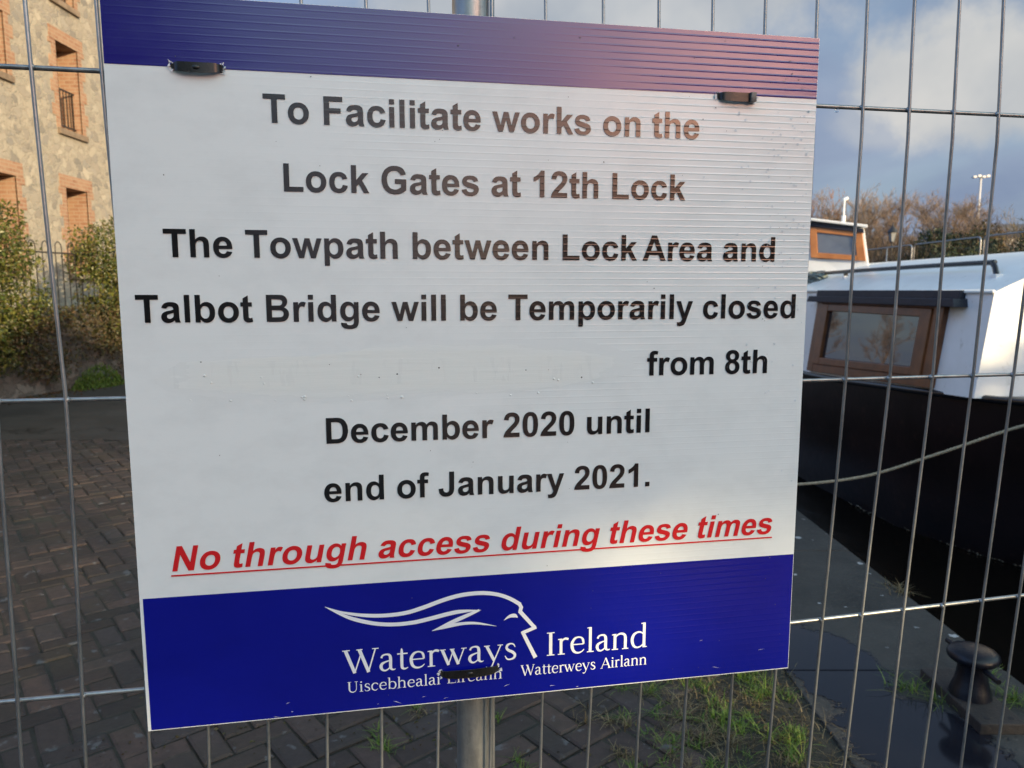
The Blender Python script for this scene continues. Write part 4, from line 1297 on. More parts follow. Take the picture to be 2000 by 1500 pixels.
def mill():
    X0, Y0, Y1, H = -9.5, 4.0, 22.6, 11.2
    b = thing("stone_mill", "tall sunlit rubble stone mill with orange brick window surrounds", "building", (X0, 16, 0))
    off = Vector((X0, 16, 0))
    cols = [(11.3, 12.1), (13.7, 14.5), (16.08, 16.88), (18.5, 19.3), (20.9, 21.7)]
    rows = [(1.95, 3.77), (4.98, 6.76), (7.62, 9.4)]
    ops = []
    for (a, c) in cols:
        for (z0, z1) in rows:
            if a == 13.7 and z0 == 4.98:
                z0 = 5.62
            ops.append((a, c, z0, z1))
    DEP = 0.50
    m = MB()
    ys = sorted({Y0, Y1} | {v for o in ops for v in o[:2]})
    zs = sorted({0.0, H} | {v for o in ops for v in o[2:]})
    for i in range(len(ys) - 1):
        for j in range(len(zs) - 1):
            cy, cz = (ys[i] + ys[i + 1]) / 2, (zs[j] + zs[j + 1]) / 2
            if any(o[0] < cy < o[1] and o[2] < cz < o[3] for o in ops):
                continue
            m.poly([Vector((X0, ys[i], zs[j])) - off, Vector((X0, ys[i + 1], zs[j])) - off, Vector((X0, ys[i + 1], zs[j + 1])) - off, Vector((X0, ys[i], zs[j + 1])) - off], [(0, 1, 2, 3)])
    XB = X0 - 9
    for q in ([(X0, Y0, 0), (XB, Y0, 0), (XB, Y0, H), (X0, Y0, H)], [(XB, Y0, 0), (XB, Y1, 0), (XB, Y1, H), (XB, Y0, H)], [(XB, Y1, 0), (X0, Y1, 0), (X0, Y1, H), (XB, Y1, H)],
              [(X0, Y0, H), (XB, Y0, H), ((X0 + XB) / 2, Y0, H + 3)], [(X0, Y1, H), (XB, Y1, H), ((X0 + XB) / 2, Y1, H + 3)]):
        m.poly([Vector(p) - off for p in q], [tuple(range(len(q)))])
    m.build("wall", M_rubble, b)
    r = MB()
    for sg in (-1, 1):
        xe = (X0 + XB) / 2 + sg * 4.8
        xc = (X0 + XB) / 2
        r.hexa([Vector(p) - off for p in ((xe, Y0 - .2, H - .15), (xe, Y1 + .2, H - .15), (xc, Y1 + .2, H + 3.02), (xc, Y0 - .2, H + 3.02),
                                         (xe, Y0 - .2, H - .0), (xe, Y1 + .2, H - .0), (xc, Y1 + .2, H + 3.2), (xc, Y0 - .2, H + 3.2))])
    r.build("roof", M_slate, b)
    rnd = random.Random(2)
    for (a, c, z0, z1) in ops:
        s = MB()
        # reveals
        for q in ([(X0, a, z0), (X0, a, z1), (X0 - DEP, a, z1), (X0 - DEP, a, z0)], [(X0, c, z0), (X0 - DEP, c, z0), (X0 - DEP, c, z1), (X0, c, z1)],
                  [(X0, a, z1), (X0, c, z1), (X0 - DEP, c, z1), (X0 - DEP, a, z1)], [(X0, a, z0), (X0 - DEP, a, z0), (X0 - DEP, c, z0), (X0, c, z0)]):
            s.poly([Vector(p) - off for p in q], [(0, 1, 2, 3)])
        # toothed brick surround standing 15 mm proud
        z = z0
        k = 0
        while z < z1 - 0.01:
            hgt = min(0.24, z1 - z)
            w = 0.24 if k % 2 else 0.13
            for (ya, yb) in ((a - w, a), (c, c + w)):
                s.box(Vector((X0 - 0.02, ya, z)) - off, Vector((X0 + 0.015, yb, z + hgt - 0.003)) - off)
            z += hgt
            k += 1
        s.box(Vector((X0 - 0.02, a - 0.2, z1)) - off, Vector((X0 + 0.018, c + 0.2, z1 + 0.26)) - off)
        s.build("window_surround", M_brick, b)
        w = MB()
        xg = X0 - DEP + 0.004
        fr = 0.06
        for (ya, yb, za, zb) in ((a, a + fr, z0, z1), (c - fr, c, z0, z1), (a + fr, c - fr, z1 - fr, z1), (a + fr, c - fr, z0, z0 + fr), (a + fr, c - fr, (z0 + z1) / 2 - .03, (z0 + z1) / 2 + .03)):
            w.box(Vector((xg, ya, za)) - off, Vector((xg + 0.05, yb, zb)) - off)
        wo = w.build("window", M_wframe, b)
        g = MB()
        g.poly([Vector(p) - off for p in ((xg + 0.01, a + fr, z0 + fr), (xg + 0.01, c - fr, z0 + fr), (xg + 0.01, c - fr, z1 - fr), (xg + 0.01, a + fr, z1 - fr))], [(0, 1, 2, 3)])
        g.build("pane", M_pane, wo)
        sl = MB()
        sl.box(Vector((X0 - 0.1, a - 0.12, z0 - 0.12)) - off, Vector((X0 + 0.07, c + 0.12, z0 + 0.002)) - off)
        sl.build("window_sill", M_sill, b, bevel=0.01)
        if z0 > 4 and a > 15:
            rl = MB()
            xr = X0 - 0.14
            rl.box(Vector((xr - .015, a, z0 + 0.86)) - off, Vector((xr + .015, c, z0 + 0.89)) - off)
            rl.box(Vector((xr - .015, a, z0 + 0.10)) - off, Vector((xr + .015, c, z0 + 0.13)) - off)
            for q in range(7):
                yy = a + 0.06 + q * 0.112
                rl.box(Vector((xr - .008, yy, z0 + 0.13)) - off, Vector((xr + .008, yy + 0.016, z0 + 0.86)) - off)
            rl.build("window_railing", M_iron, b)
    return b


mill()

# low retaining wall in front of the mill
WA, WB = Vector((-7.95, 8.2, 0)), Vector((-5.6, 19.5, 0))
wd = (WB - WA).normalized()
wn = Vector((wd.y, -wd.x, 0))                       # towards the path


def low_wall():
    m = MB()
    nu, nz = 60, 8
    L = (WB - WA).length
    def top(t):
        return 1.18 + 0.05 * math.sin(t * 2.1)
    V = []
    for j in range(nz + 1):
        for i in range(nu + 1):
            t = i / nu * L
            z = top(t) * j / nz
            p = WA + wd * t + wn * (0.05 * noise.noise(Vector((t * 1.3, z * 2, 3))) - 0.06 * j / nz)
            V.append((p.x, p.y, z - 0.02 * (j == 0)))
    F = [(j * (nu + 1) + i, j * (nu + 1) + i + 1, (j + 1) * (nu + 1) + i + 1, (j + 1) * (nu + 1) + i) for j in range(nz) for i in range(nu)]
    m.poly(V, F)
    back = []
    for i in range(nu + 1):
        t = i / nu * L
        p = WA + wd * t - wn * 0.45
        back.append((p.x, p.y, top(t)))
    bidx = len(m.v)
    m.v += back
    for i in range(nu):
        m.f.append((nz * (nu + 1) + i, nz * (nu + 1) + i + 1, bidx + i + 1, bidx + i))
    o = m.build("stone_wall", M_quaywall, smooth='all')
    tag(o, "low shaded stone retaining wall below the hooped railing, draped in ivy", "wall")
    q = MB()
    p0, p1 = WA - wn * 0.44, WB - wn * 0.44
    q.poly([(p0.x, p0.y, 1.15), (p1.x, p1.y, 1.15), (-9.49, p1.y, 1.15), (-9.49, p0.y, 1.15)], [(0, 1, 2, 3)])
    tag(q.build("raised_ground", M_soil), kind='structure')


low_wall()


def railing():
    t = thing("hooped_railing", "dark iron railing with hooped tops on the low stone wall", "railing", WA)
    L = (WB - WA).length
    m = MB()
    p = 0.3
    while p < L - 0.3:
        base = wd * p - wn * 0.25
        e = base + wd * 0.13
        pts = [base + Vector((0, 0, 1.15)), base + Vector((0, 0, 2.28))]
        for k in range(1, 7):
            a = math.pi * k / 7
            pts.append((base + e) / 2 - wd * 0.065 * math.cos(a) + Vector((0, 0, 2.28 + 0.10 * math.sin(a))))
        pts += [e + Vector((0, 0, 2.28)), e + Vector((0, 0, 1.15))]
        m.tube(pts, 0.0085, 5)
        p += 0.26
    m.build("hoops", M_iron, t, smooth='all')
    r = MB()
    for z in (1.3, 2.2):
        a, b2 = wd * 0.2 - wn * 0.25, wd * (L - 0.2) - wn * 0.25
        r.tube([a + Vector((0, 0, z)), b2 + Vector((0, 0, z))], 0.014, 6)
    r.build("rails", M_iron, t)


railing()


def bush(name, label, cat, loc, blobs, n, size, mat, seed, group=None, stem=True):
    t = thing(name, label, cat, loc, group=group)
    m = MB()
    leaf_cloud(m, blobs, n, size, seed)
    m.build("foliage", mat, t)
    if stem:
        s = MB()
        stems(s, (0, 0, 0), [(b[0], b[1], b[2] + b[5] * 0.5) for b in blobs[:6]], 0.03, seed)
        s.build("stem", M_bark, t, smooth='all')
    return t


def wpt(t, off=0.0, z=0.0):
    p = WA + wd * t + wn * off
    return Vector((p.x, p.y, z))


bush("ivy_bush", "large yellow green ivy bush spilling over the low wall at the photo's left edge", "bush", wpt(2.15, -0.15, 1.15),
     [(0, 0, 1.05, .85, .95, .85), (-.25, -.5, .6, .8, .9, .75), (.25, -.4, .1, .5, .9, .7), (.2, .5, .35, .55, .75, .7), (.35, -.2, -.4, .3, .9, .4), (-.1, -.2, 1.6, .5, .5, .35)], 24000, 0.060, M_leafA, 21)
bush("ivy_bush", "rounded ivy bush covering the railing beside the notice's left edge", "bush", wpt(4.9, -0.12, 1.15),
     [(0, 0.2, 1.0, .7, .8, .68), (.1, .1, .45, .65, .75, .6), (.15, 0.4, -.1, .45, .8, .5), (0.2, 1.4, .6, .7, .9, .9), (.25, 1.2, -.1, .5, 1.0, .6)], 24000, 0.060, M_leafA, 22)


def ivy_curtain():
    m = MB()
    rnd = random.Random(31)
    k = 0
    L = (WB - WA).length
    while k < 15000:
        t, z = rnd.uniform(0.2, L - 1), rnd.uniform(0.05, 1.35)
        dens = noise.noise(Vector((t * 0.9, z * 1.6, 5.0))) + (z - 0.62) * 1.2 + 0.15
        if dens < rnd.uniform(-0.25, 0.3):
            continue
        p = wpt(t, 0.03 + rnd.uniform(0, 0.16) * (0.4 + z), z)
        leaf(m, p, rnd.uniform(0.04, 0.085), rnd)
        k += 1
    o = m.build("ivy", leaf_mat("wall_ivy_leaf", [(0.018, 0.024, 0.008), (0.04, 0.045, 0.014), (0.07, 0.06, 0.02), (0.09, 0.06, 0.03), (0.05, 0.035, 0.02)], 0.5, 0.4))
    tag(o, "straggling ivy and dead stems hanging over the low stone wall", "ivy", kind='stuff')
    m = MB()
    for q in range(1700):
        a = rnd.uniform(0, 6.28)
        r = rnd.random() ** 0.5
        p = wpt(4.15 + 0.55 * r * math.cos(a), 0.22 + 0.25 * r * math.sin(a), 0.0) + Vector((0, 0, 0.40 * (1 - r * r) * rnd.random()))
        leaf(m, p, rnd.uniform(0.03, 0.07), rnd, d=(Vector((rnd.gauss(0, .5), rnd.gauss(0, .5), 1))).normalized(), asp=0.4)
    o = m.build("weed_clump", leaf_mat("fresh_leaf", [(0.03, 0.06, 0.008), (0.06, 0.11, 0.012), (0.09, 0.14, 0.02)], 0.5, 0.3))
    tag(o, "bright green weed clump at the foot of the low wall", "plant")
    m = MB()
    for q in range(900):
        p = wpt(rnd.uniform(0.3, 8), 0.06 + abs(rnd.gauss(0, 0.22)), 0.012)
        leaf(m, p, rnd.uniform(0.03, 0.06), rnd, d=Vector((rnd.uniform(-1, 1), rnd.uniform(-1, 1), rnd.uniform(-.15, .15))).normalized())
    o = m.build("leaf_litter", leaf_mat("dead_leaf", [(0.05, 0.03, 0.015), (0.09, 0.05, 0.025), (0.03, 0.022, 0.012), (0.06, 0.06, 0.02)], 0.7, 0.2))
    tag(o, "brown dead leaves along the foot of the low wall", "leaves", kind='stuff')


ivy_curtain()

# ------------------------------------------------------------------ grass between paving and coping
def blades(m, cx, cy, n, spread, hgt, rnd, lean=0.6, wid=0.0022, flat=1.0):
    for _ in range(n):
        a = rnd.uniform(0, 6.28)
        r = abs(rnd.gauss(0, spread))
        x, y = cx + r * math.cos(a), cy + r * math.sin(a) * flat
        h = hgt * rnd.uniform(0.45, 1.25)
        da = rnd.uniform(0, 6.28)
        L = h * rnd.uniform(0.1, lean * 1.6)
        dx, dy = math.cos(da), math.sin(da)
        w = wid * rnd.uniform(0.6, 1.4)
        px, py = -dy * w, dx * w
        pts = []
        for k in range(4):
            t = k / 3
            ww = 1 - 0.8 * t
            zc = h * (t - 0.35 * t * t * L / h)
            ox, oy = x + dx * L * t * t, y + dy * L * t * t
            pts += [(ox - px * ww, oy - py * ww, zc - 0.012), (ox + px * ww, oy + py * ww, zc - 0.012)]
        m.poly(pts, [(0, 1, 3, 2), (2, 3, 5, 4), (4, 5, 7, 6)])


def grass():
    rnd = random.Random(77)
    g, d = MB(), MB()
    for _ in range(430):
        y = rnd.uniform(1.6, 4.6)
        x = 0.86 + 0.05 * math.sin(y * 3) + rnd.gauss(0, 0.13)
        if noise.noise(Vector((x * 5, y * 4, 0))) < -0.06 or x > 1.13:
            continue
        if y > 3.05 and rnd.random() < 0.6:
            continue
        blades(g, x, y, rnd.randint(10, 26), 0.022, rnd.uniform(0.03, 0.075), rnd, lean=0.9)
    for _ in range(430):
        y = rnd.uniform(1.6, 4.6)
        x = 0.88 + rnd.gauss(0, 0.17)
        blades(d, min(1.15, x), y, rnd.randint(5, 14), 0.04, rnd.uniform(0.03, 0.07), rnd, lean=1.8, wid=0.0016)
    # tufts in the joints of the bricks
    for _ in range(150):
        y = rnd.uniform(2.1, 3.6)
        x = 0.82 - abs(rnd.gauss(0, 0.24)) if rnd.random() < 0.88 else rnd.uniform(-0.5, 0.3)
        blades(g if rnd.random() < 0.5 else d, x, y, rnd.randint(14, 40), 0.022, rnd.uniform(0.025, 0.06), rnd, lean=1.1)
    # round the bollard and on the coping's edge
    for (x, y, n) in ((1.60, 2.80, 60), (1.66, 2.72, 40), (1.97, 2.72, 70), (2.02, 2.60, 50), (1.98, 2.9, 30)):
        blades(g, x, y, n, 0.035, 0.075, rnd, lean=1.2)
    blades(d, 2.07, 3.76, 70, 0.03, 0.07, rnd, lean=1.2)
    blades(d, 2.06, 3.85, 30, 0.03, 0.06, rnd, lean=1.0)
    og = g.build("grass", leaf_mat("grass_blade", [(0.05, 0.085, 0.014), (0.09, 0.17, 0.022), (0.14, 0.24, 0.035), (0.22, 0.24, 0.06)], 0.45, 0.4, 0.25))
    tag(og, "green grass strip growing between the brick paving and the coping slabs", "grass", kind='stuff')
    od = d.build("dead_grass", leaf_mat("straw_blade", [(0.07, 0.052, 0.026), (0.17, 0.13, 0.065), (0.27, 0.22, 0.12), (0.04, 0.032, 0.02)], 0.6, 0.3, 0.2))
    tag(od, "withered straw coloured grass along the edge of the brick paving", "grass", kind='stuff')
    # moss cushions and crumbs of soil in the joints
    mo = MB()
    for _ in range(4200):
        if rnd.random() < 0.6:
            x, y = rnd.uniform(-1.6, 0.8), rnd.uniform(2.0, 4.2)
        else:
            x, y = 0.95 + rnd.gauss(0, 0.12), rnd.uniform(1.7, 4.4)
        if noise.noise(Vector((x * 2.5, y * 2.5, 9))) < -0.05:
            continue
        leaf(mo, Vector((min(1.16, x), y, rnd.uniform(-0.003, 0.008))), rnd.uniform(0.006, 0.020), rnd, d=Vector((rnd.uniform(-1, 1), rnd.uniform(-1, 1), rnd.uniform(-.2, .4))).normalized())
    om = mo.build("leaf_crumbs", leaf_mat("crumb", [(0.03, 0.02, 0.012), (0.07, 0.05, 0.025), (0.05, 0.055, 0.015), (0.11, 0.09, 0.05)], 0.8, 0.2))
    tag(om, "small dead leaves and moss crumbs scattered over the brick paving", "leaves", kind='stuff')


grass()

# ------------------------------------------------------------------ mooring bollard
def bollard(x, y, label):
    t = thing("mooring_bollard", label, "bollard", (x, y, 0.0), group="mooring bollards on the coping")
    mt = mottled("black_paint_sky_tint", (0.003, 0.0036, 0.007), (0.007, 0.008, 0.014), 0.33, 14, bs=0.35, bd=0.004, spec=0.3, c3=(0.020, 0.017, 0.016))  # blue of the reflected sky is mixed into the black paint colour
    pl = mottled("rusty_plate", (0.016, 0.013, 0.012), (0.032, 0.025, 0.022), 0.7, 10, bs=0.5, bd=0.006, c3=(0.07, 0.05, 0.036))
    m = MB()
    m.box((-0.105, -0.25, 0), (0.105, 0.25, 0.055))
    m.build("base_plate", pl, t, bevel=0.008)
    for (hx, hy) in ((-0.05, -0.205), (0.06, -0.205), (-0.05, 0.205), (0.06, 0.205)):
        h = MB()
        h.lathe([(0.013, 0.0545), (0.013, 0.0562)], 14, (hx, hy, 0))
        h.build("bolt_hole", M_hole, t)
    s = MB()
    s.lathe([(0.093, 0.054), (0.090, 0.075), (0.082, 0.10), (0.072, 0.13), (0.066, 0.165), (0.064, 0.20), (0.068, 0.228), (0.085, 0.236)], 36)
    s.build("stem", mt, t, smooth=True)
    c = MB()
    c.lathe([(0.060, 0.226), (0.098, 0.230), (0.110, 0.240), (0.114, 0.254), (0.110, 0.268), (0.098, 0.279), (0.07, 0.288), (0.03, 0.292), (0.004, 0.293)], 40)
    c.build("cap", mt, t, smooth=True)
    p = MB()
    p.tube([(-0.006, -0.200, 0.226), (-0.006, 0.200, 0.232)], 0.0125, 12)
    p.build("cross_pin", mt, t, smooth=True)
    t.scale = (0.8, 0.8, 0.8)
    return t


bollard(1.78, 2.69, "blue black mushroom mooring bollard with cross pin at the photo's lower right")

# ------------------------------------------------------------------ the boat
XC = 4.85
M_hull = mottled("black_hull_paint", (0.007, 0.0045, 0.0045), (0.016, 0.009, 0.009), 0.34, 2.2, bs=0.2, bd=0.01, spec=0.35, c3=(0.030, 0.016, 0.013))
M_deck = mottled("grey_deck", (0.10, 0.10, 0.095), (0.17, 0.16, 0.15), 0.7, 6, bs=0.2, bd=0.004)
M_cabin = mottled("white_cabin_paint", (0.72, 0.725, 0.70), (0.80, 0.81, 0.79), 0.32, 2.5, bs=0.12, bd=0.01, c3=(0.60, 0.60, 0.56), rvar=0.06)
M_wood = mottled("varnished_wood", (0.115, 0.039, 0.013), (0.195, 0.070, 0.022), 0.35, 7, bs=0.2, bd=0.002)
M_navy = mottled("navy_canvas", (0.010, 0.010, 0.018), (0.018, 0.018, 0.03), 0.6, 9)
M_blackp = plain("black_gloss", (0.008, 0.008, 0.010), 0.25)


def glass_mat():
    m, nt, b = new_mat("window_glass")
    b.inputs['Base Color'].default_value = (0.02, 0.022, 0.026, 1)
    setin(b, Roughness=0.02, IOR=2.15)
    return m


M_glass = glass_mat()


def boat():
    t = thing("canal_boat", "white cabined canal boat with black hull moored along the quay", "boat", (XC, 8, WATER_Z))
    off = Vector((XC, 8, WATER_Z))
    st = [(3.05, .03, 1.02, .0), (3.25, .26, 1.00, .01), (3.6, .56, .97, .04), (4.3, 1.02, .91, .35), (5.0, 1.35, .85, .72), (5.7, 1.50, .81, 1.12), (6.4, 1.565, .775, 1.40), (8, 1.63, .70, 1.58), (11, 1.66, .67, 1.62), (14, 1.60, .69, 1.52), (15, 1.50, .71, 1.38)]
    rings = []
    for (y, hd, zd, hw) in st:
        zw = WATER_Z
        keel = max(0.0, hw - 0.35)
        r = [(XC - hd, y, zd), (XC - hd - 0.0, y, zd - 0.10), (XC - (hd * 0.62 + hw * 0.38), y, zd * 0.45 + zw * 0.55), (XC - hw, y, zw - 0.02), (XC - keel, y, zw - 0.5)]
        r += [(2 * XC - x, yy, z) for x, yy, z in reversed(r)]
        rings.append(r)
    m = MB()
    n = len(rings[0])
    V = [Vector(p) - off for r in rings for p in r]
    F = []
    for i in range(len(rings) - 1):
        for k in range(n - 1):
            F.append((i * n + k, i * n + k + 1, (i + 1) * n + k + 1, (i + 1) * n + k))
    F.append(tuple(range(n)))
    F.append(tuple((len(rings) - 1) * n + k for k in reversed(range(n))))
    m.poly(V, F)
    m.build("hull", M_hull, t, smooth=True)
    dk = MB()
    V = []
    for (y, hd, zd, hw) in st:
        for s in (-1, 1):
            V.append(Vector((XC + s * max(hd - 0.03, 0.005), y, zd + 0.004)) - off)
    dk.poly(V, [(2 * i, 2 * i + 1, 2 * i + 3, 2 * i + 2) for i in range(len(st) - 1)])
    dk.build("deck", M_deck, t)
    rb = MB()
    for s in (-1, 1):
        pts = [Vector((XC + s * (hd + 0.0), y, zd - 0.012)) - off for (y, hd, zd, hw) in st]
        rb.tube(catmull(pts, 4), 0.028, 8)
    rb.build("gunwale", M_blackp, t, smooth='all')
    wl = MB()
    rnd = random.Random(8)
    for k in range(90):
        y = rnd.choice((rnd.uniform(5.2, 5.75), rnd.uniform(5.75, 7.4)))
        hw = interp(y, [s[0] for s in st], [s[3] for s in st])
        p = Vector((XC - hw - rnd.uniform(0.0, 0.04), y, WATER_Z + 0.006 + rnd.uniform(0, 0.012))) - off
        leaf(wl, p, rnd.uniform(0.01, 0.05), rnd, d=Vector((rnd.uniform(-.3, .3), 1, rnd.uniform(-.1, .1))).normalized(), asp=0.3)
    tag(wl.build("waterline_scum", mottled("scum", (0.10, 0.085, 0.05), (0.22, 0.19, 0.13), 0.8, 20), t), kind='stuff')

    # --- cabin: leaning sides, cambered roof
    YF, YA = 5.28, 9.6
    def zb(y):
        return interp(y, [s[0] for s in st], [s[2] for s in st]) - 0.01
    ZE = 1.585
    def side_x(y, z):
        return 3.345 + 0.085 * (z - 0.86) / 0.73 - 0.012 * max(0, y - 5.28)
    cb = MB()
    def section(y):
        zz = zb(y)
        xb, xe = side_x(y, zz), side_x(y, ZE)
        pr = [(xb, zz), (xe, ZE)]
        hw = XC - xe
        for k in range(1, 13):
            u = k / 12
            pr.append((xe + hw * u, ZE + 0.37 * (1 - (1 - u) ** 2.0)))
        full = pr + [(2 * XC - x, z) for x, z in reversed(pr[:-1])]
        return [Vector((x, y, z)) - off for x, z in full]
    ysn = [YF, 6.5, 8.0, YA]
    secs = [section(y) for y in ysn]
    n = len(secs[0])
    cb.poly([p for s in secs for p in s], [(i * n + k, (i + 1) * n + k, (i + 1) * n + k + 1, i * n + k + 1) for i in range(len(secs) - 1) for k in range(n - 1)]
            + [tuple(range(n)), tuple((len(secs) - 1) * n + k for k in reversed(range(n)))])
    cab = cb.build("cabin", M_cabin, t, smooth=True, bevel=0)
    ed = MB()                                   # small lip along the eave
    ed.tube([Vector((side_x(y, ZE) - 0.006, y, ZE + 0.004)) - off for y in ysn], 0.014, 8)
    ed.build("roof_lip", M_cabin, cab, smooth='all')

    # --- side window
    def quad_box(m, y0, y1, zfun0, zfun1, o0, o1):
        """box on the leaning cabin side between two heights, standing o0..o1 proud"""
        P = []
        for o_ in (o0, o1):
            for (y, zf) in ((y0, zfun0), (y1, zfun0), (y1, zfun1), (y0, zfun1)):
                z = zf(y)
                P.append(Vector((side_x(y, z) - o_, y, z)) - off)
        m.hexa(P)
    ya, yb = 5.77, 8.1
    bz = lambda y: zb(y) + 0.035
    tz = lambda y: 1.485
    fw = MB()
    in0 = lambda y: bz(y) + 0.085
    in1 = lambda y: tz(y) - 0.03
    quad_box(fw, ya, ya + 0.14, bz, tz, -0.02, 0.045)
    quad_box(fw, yb - 0.14, yb, bz, tz, -0.02, 0.045)
    quad_box(fw, ya + 0.14, yb - 0.14, bz, in0, -0.02, 0.043)
    quad_box(fw, ya + 0.14, yb - 0.14, in1, tz, -0.02, 0.043)
    win = fw.build("cabin_window", M_wood, t, bevel=0.006)
    sh = MB()
    s0, s1 = lambda y: in0(y) + 0.07, lambda y: in1(y) - 0.07
    quad_box(sh, ya + 0.14, ya + 0.30, in0, in1, -0.02, 0.058)
    quad_box(sh, yb - 0.30, yb - 0.14, in0, in1, -0.02, 0.058)
    quad_box(sh, ya + 0.30, yb - 0.30, in0, s0, -0.02, 0.056)
    quad_box(sh, ya + 0.30, yb - 0.30, s1, in1, -0.02, 0.056)
    sh.build("sash", M_wood, win, bevel=0.006)
    gl = MB()
    quad_box(gl, ya + 0.302, yb - 0.302, lambda y: s0(y) + 0.002, lambda y: s1(y) - 0.002, 0.012, 0.026)
    gl.build("glass", M_glass, win)
    hd = MB()
    for (o1, z0, z1, e) in ((0.05, 1.535, 1.60, 0.0), (0.11, 1.475, 1.537, 0.09)):
        P = []
        for o_ in (-0.01, o1):
            for (y, z) in ((5.60 - e * .6, z0), (8.15 + e, z0), (8.15 + e * .6, z1), (5.60 - e * .3, z1)):
                P.append(Vector((side_x(y, z) - o_, y, z)) - off)
        hd.hexa(P)
    hd.build("window_hood", M_navy, t, bevel=0.006)

    # --- handrail on the roof slope
    hr = MB()
    rx = 3.74
    def roofz(x, y):
        xe = side_x(y, ZE)
        u = (x - xe) / (XC - xe)
        return ZE + 0.37 * (1 - (1 - u) ** 2)
    pts = [Vector((rx - 0.06, 5.66, roofz(rx - 0.06, 5.66) + 0.01)), Vector((rx - 0.015, 5.78, 1.80)), Vector((rx, 5.95, 1.815)), Vector((rx, 7.5, 1.812)), Vector((rx, 9.1, 1.80))]
    hr.tube([p - off for p in catmull(pts, 5)], 0.021, 10)
    for y in (8.35,):
        hr.box(Vector((rx - .016, y - .02, roofz(rx, y) - .005)) - off, Vector((rx + .016, y + .02, 1.81)) - off)
    rail = hr.build("handrail", M_blackp, t, smooth=True)
    ft = MB()
    for y in (5.64, 8.35):
        xx = rx - 0.065 if y < 6 else rx
        ft = MB()
        ft.box(Vector((xx - .03, y - .03, roofz(xx, y) - .02)) - off, Vector((xx + .03, y + .03, roofz(xx, y) + .018)) - off)
        ft.build("rail_foot", M_cabin, rail, bevel=0.004)


    # --- wheelhouse with raked wooden front window
    A_, B_, C_, D_ = Vector((4.33, 8.9, 0)), Vector((3.15, 9.58, 0)), Vector((3.75, 11.3, 0)), Vector((4.78, 10.6, 0))
    zt = {0: 2.335, 1: 2.57, 2: 2.65, 3: 2.42}
    inn = Vector((0.075, 0.11, 0))
    wh = MB()
    low = [A_, B_, C_, D_]
    tops = [A_ + Vector((-0.105, 0.10, zt[0])), B_ + Vector((0.02, 0.12, zt[1])), C_ + Vector((0.05, -.05, zt[2])), D_ + Vector((-.08, -.05, zt[3]))]
    wh.hexa([p + Vector((0, 0, 1.55)) - off for p in low] + [p - off for p in tops])
    wo = wh.build("wheelhouse", M_cabin, t, bevel=0.02)
    rf = MB()
    ext = [Vector((.0, -.08, 0)), Vector((-.14, -.12, 0)), Vector((-.1, .1, 0)), Vector((.1, .06, 0))]
    rf.hexa([p + e - off + Vector((0, 0, 0.002)) for p, e in zip(tops, ext)] + [p + e - off + Vector((0, 0, 0.036)) for p, e in zip(tops, ext)])
    rf.build("wheelhouse_roof", M_cabin, wo, bevel=0.012)
    # frame laid on the front face A-B
    fA, fB, tA, tB = A_ + Vector((0, 0, 1.55)), B_ + Vector((0, 0, 1.55)), tops[0], tops[1]
    nrm = (fB - fA).cross(tA - fA).normalized()
    if nrm.y > 0:
        nrm = -nrm
    def fp(u, v, o_):
        lo_, hi_ = fA.lerp(fB, u), tA.lerp(tB, u)
        return lo_.lerp(hi_, v) + nrm * o_ - off
    def fbox(m, u0, u1, v0, v1, o0, o1):
        m.hexa([fp(u0, v0, o0), fp(u1, v0, o0), fp(u1, v1, o0), fp(u0, v1, o0), fp(u0, v0, o1), fp(u1, v0, o1), fp(u1, v1, o1), fp(u0, v1, o1)])
    fm = MB()
    fbox(fm, .025, .095, .50, .925, -.01, .03)
    fbox(fm, .435, .50, .50, .925, -.01, .03)
    fbox(fm, .095, .435, .50, .575, -.01, .028)
    fbox(fm, .095, .435, .855, .925, -.01, .028)
    ww = fm.build("wheelhouse_window", mottled("orange_varnish", (0.38, 0.14, 0.04), (0.52, 0.21, 0.062), 0.35, 7, bs=0.2, bd=0.002), wo, bevel=0.005)
    gm = MB()
    fbox(gm, .097, .433, .577, .853, .004, .012)
    gm.build("wheelhouse_glass", mottled("sky_tinted_glass", (0.10, 0.12, 0.16), (0.16, 0.18, 0.21), 0.06, 3, bs=0), wo)  # blue grey of the reflected sky is put into the glass colour
    dm = MB()
    fbox(dm, .01, 1.02, .928, .985, -.01, .05)
    dm.build("wheelhouse_trim", M_navy, wo)
    ml = MB()
    q = Vector((4.12, 9.35, 2.42))
    ml.tube([q - off, q + Vector((0, 0, .10)) - off], 0.024, 10)
    ml.tube([q + Vector((0, 0, .10)) - off, q + Vector((0, 0, .31)) - off], 0.011, 8)
    ml.tube([q + Vector((-.01, 0, .29)) - off, q + Vector((0.04, 0, .315)) - off], 0.02, 8)
    ml.build("mast_light", M_cabin, wo, smooth=True)
    return t


boat()


def rope_bundle():
    m = MB()
    rnd = random.Random(6)
    c = Vector((3.72, 9.05, 1.78))
    for k in range(9):
        pts = []
        ax, ay = rnd.uniform(0.05, 0.09), rnd.uniform(0.10, 0.2)
        tl = rnd.uniform(-.5, .5)
        for i in range(17):
            a = i / 16 * 2 * math.pi
            pts.append(c + Vector((ax * math.cos(a) - 0.02 * k * 0.4, ay * math.sin(a) + rnd.uniform(-.01, .01), 0.05 * math.sin(a + k) * 0.8 + tl * 0.05 * math.cos(a) - 0.01 * k)))
        m.tube(pts, 0.016, 6)
    tag(m.build("rope_coil", mottled("green_grey_rope", (0.10, 0.13, 0.12), (0.24, 0.28, 0.26), 0.9, 60, bs=0.6, bd=0.005), smooth='all'),
        "grey green rope coil hung on the boat's black roof handrail", "rope")


rope_bundle()


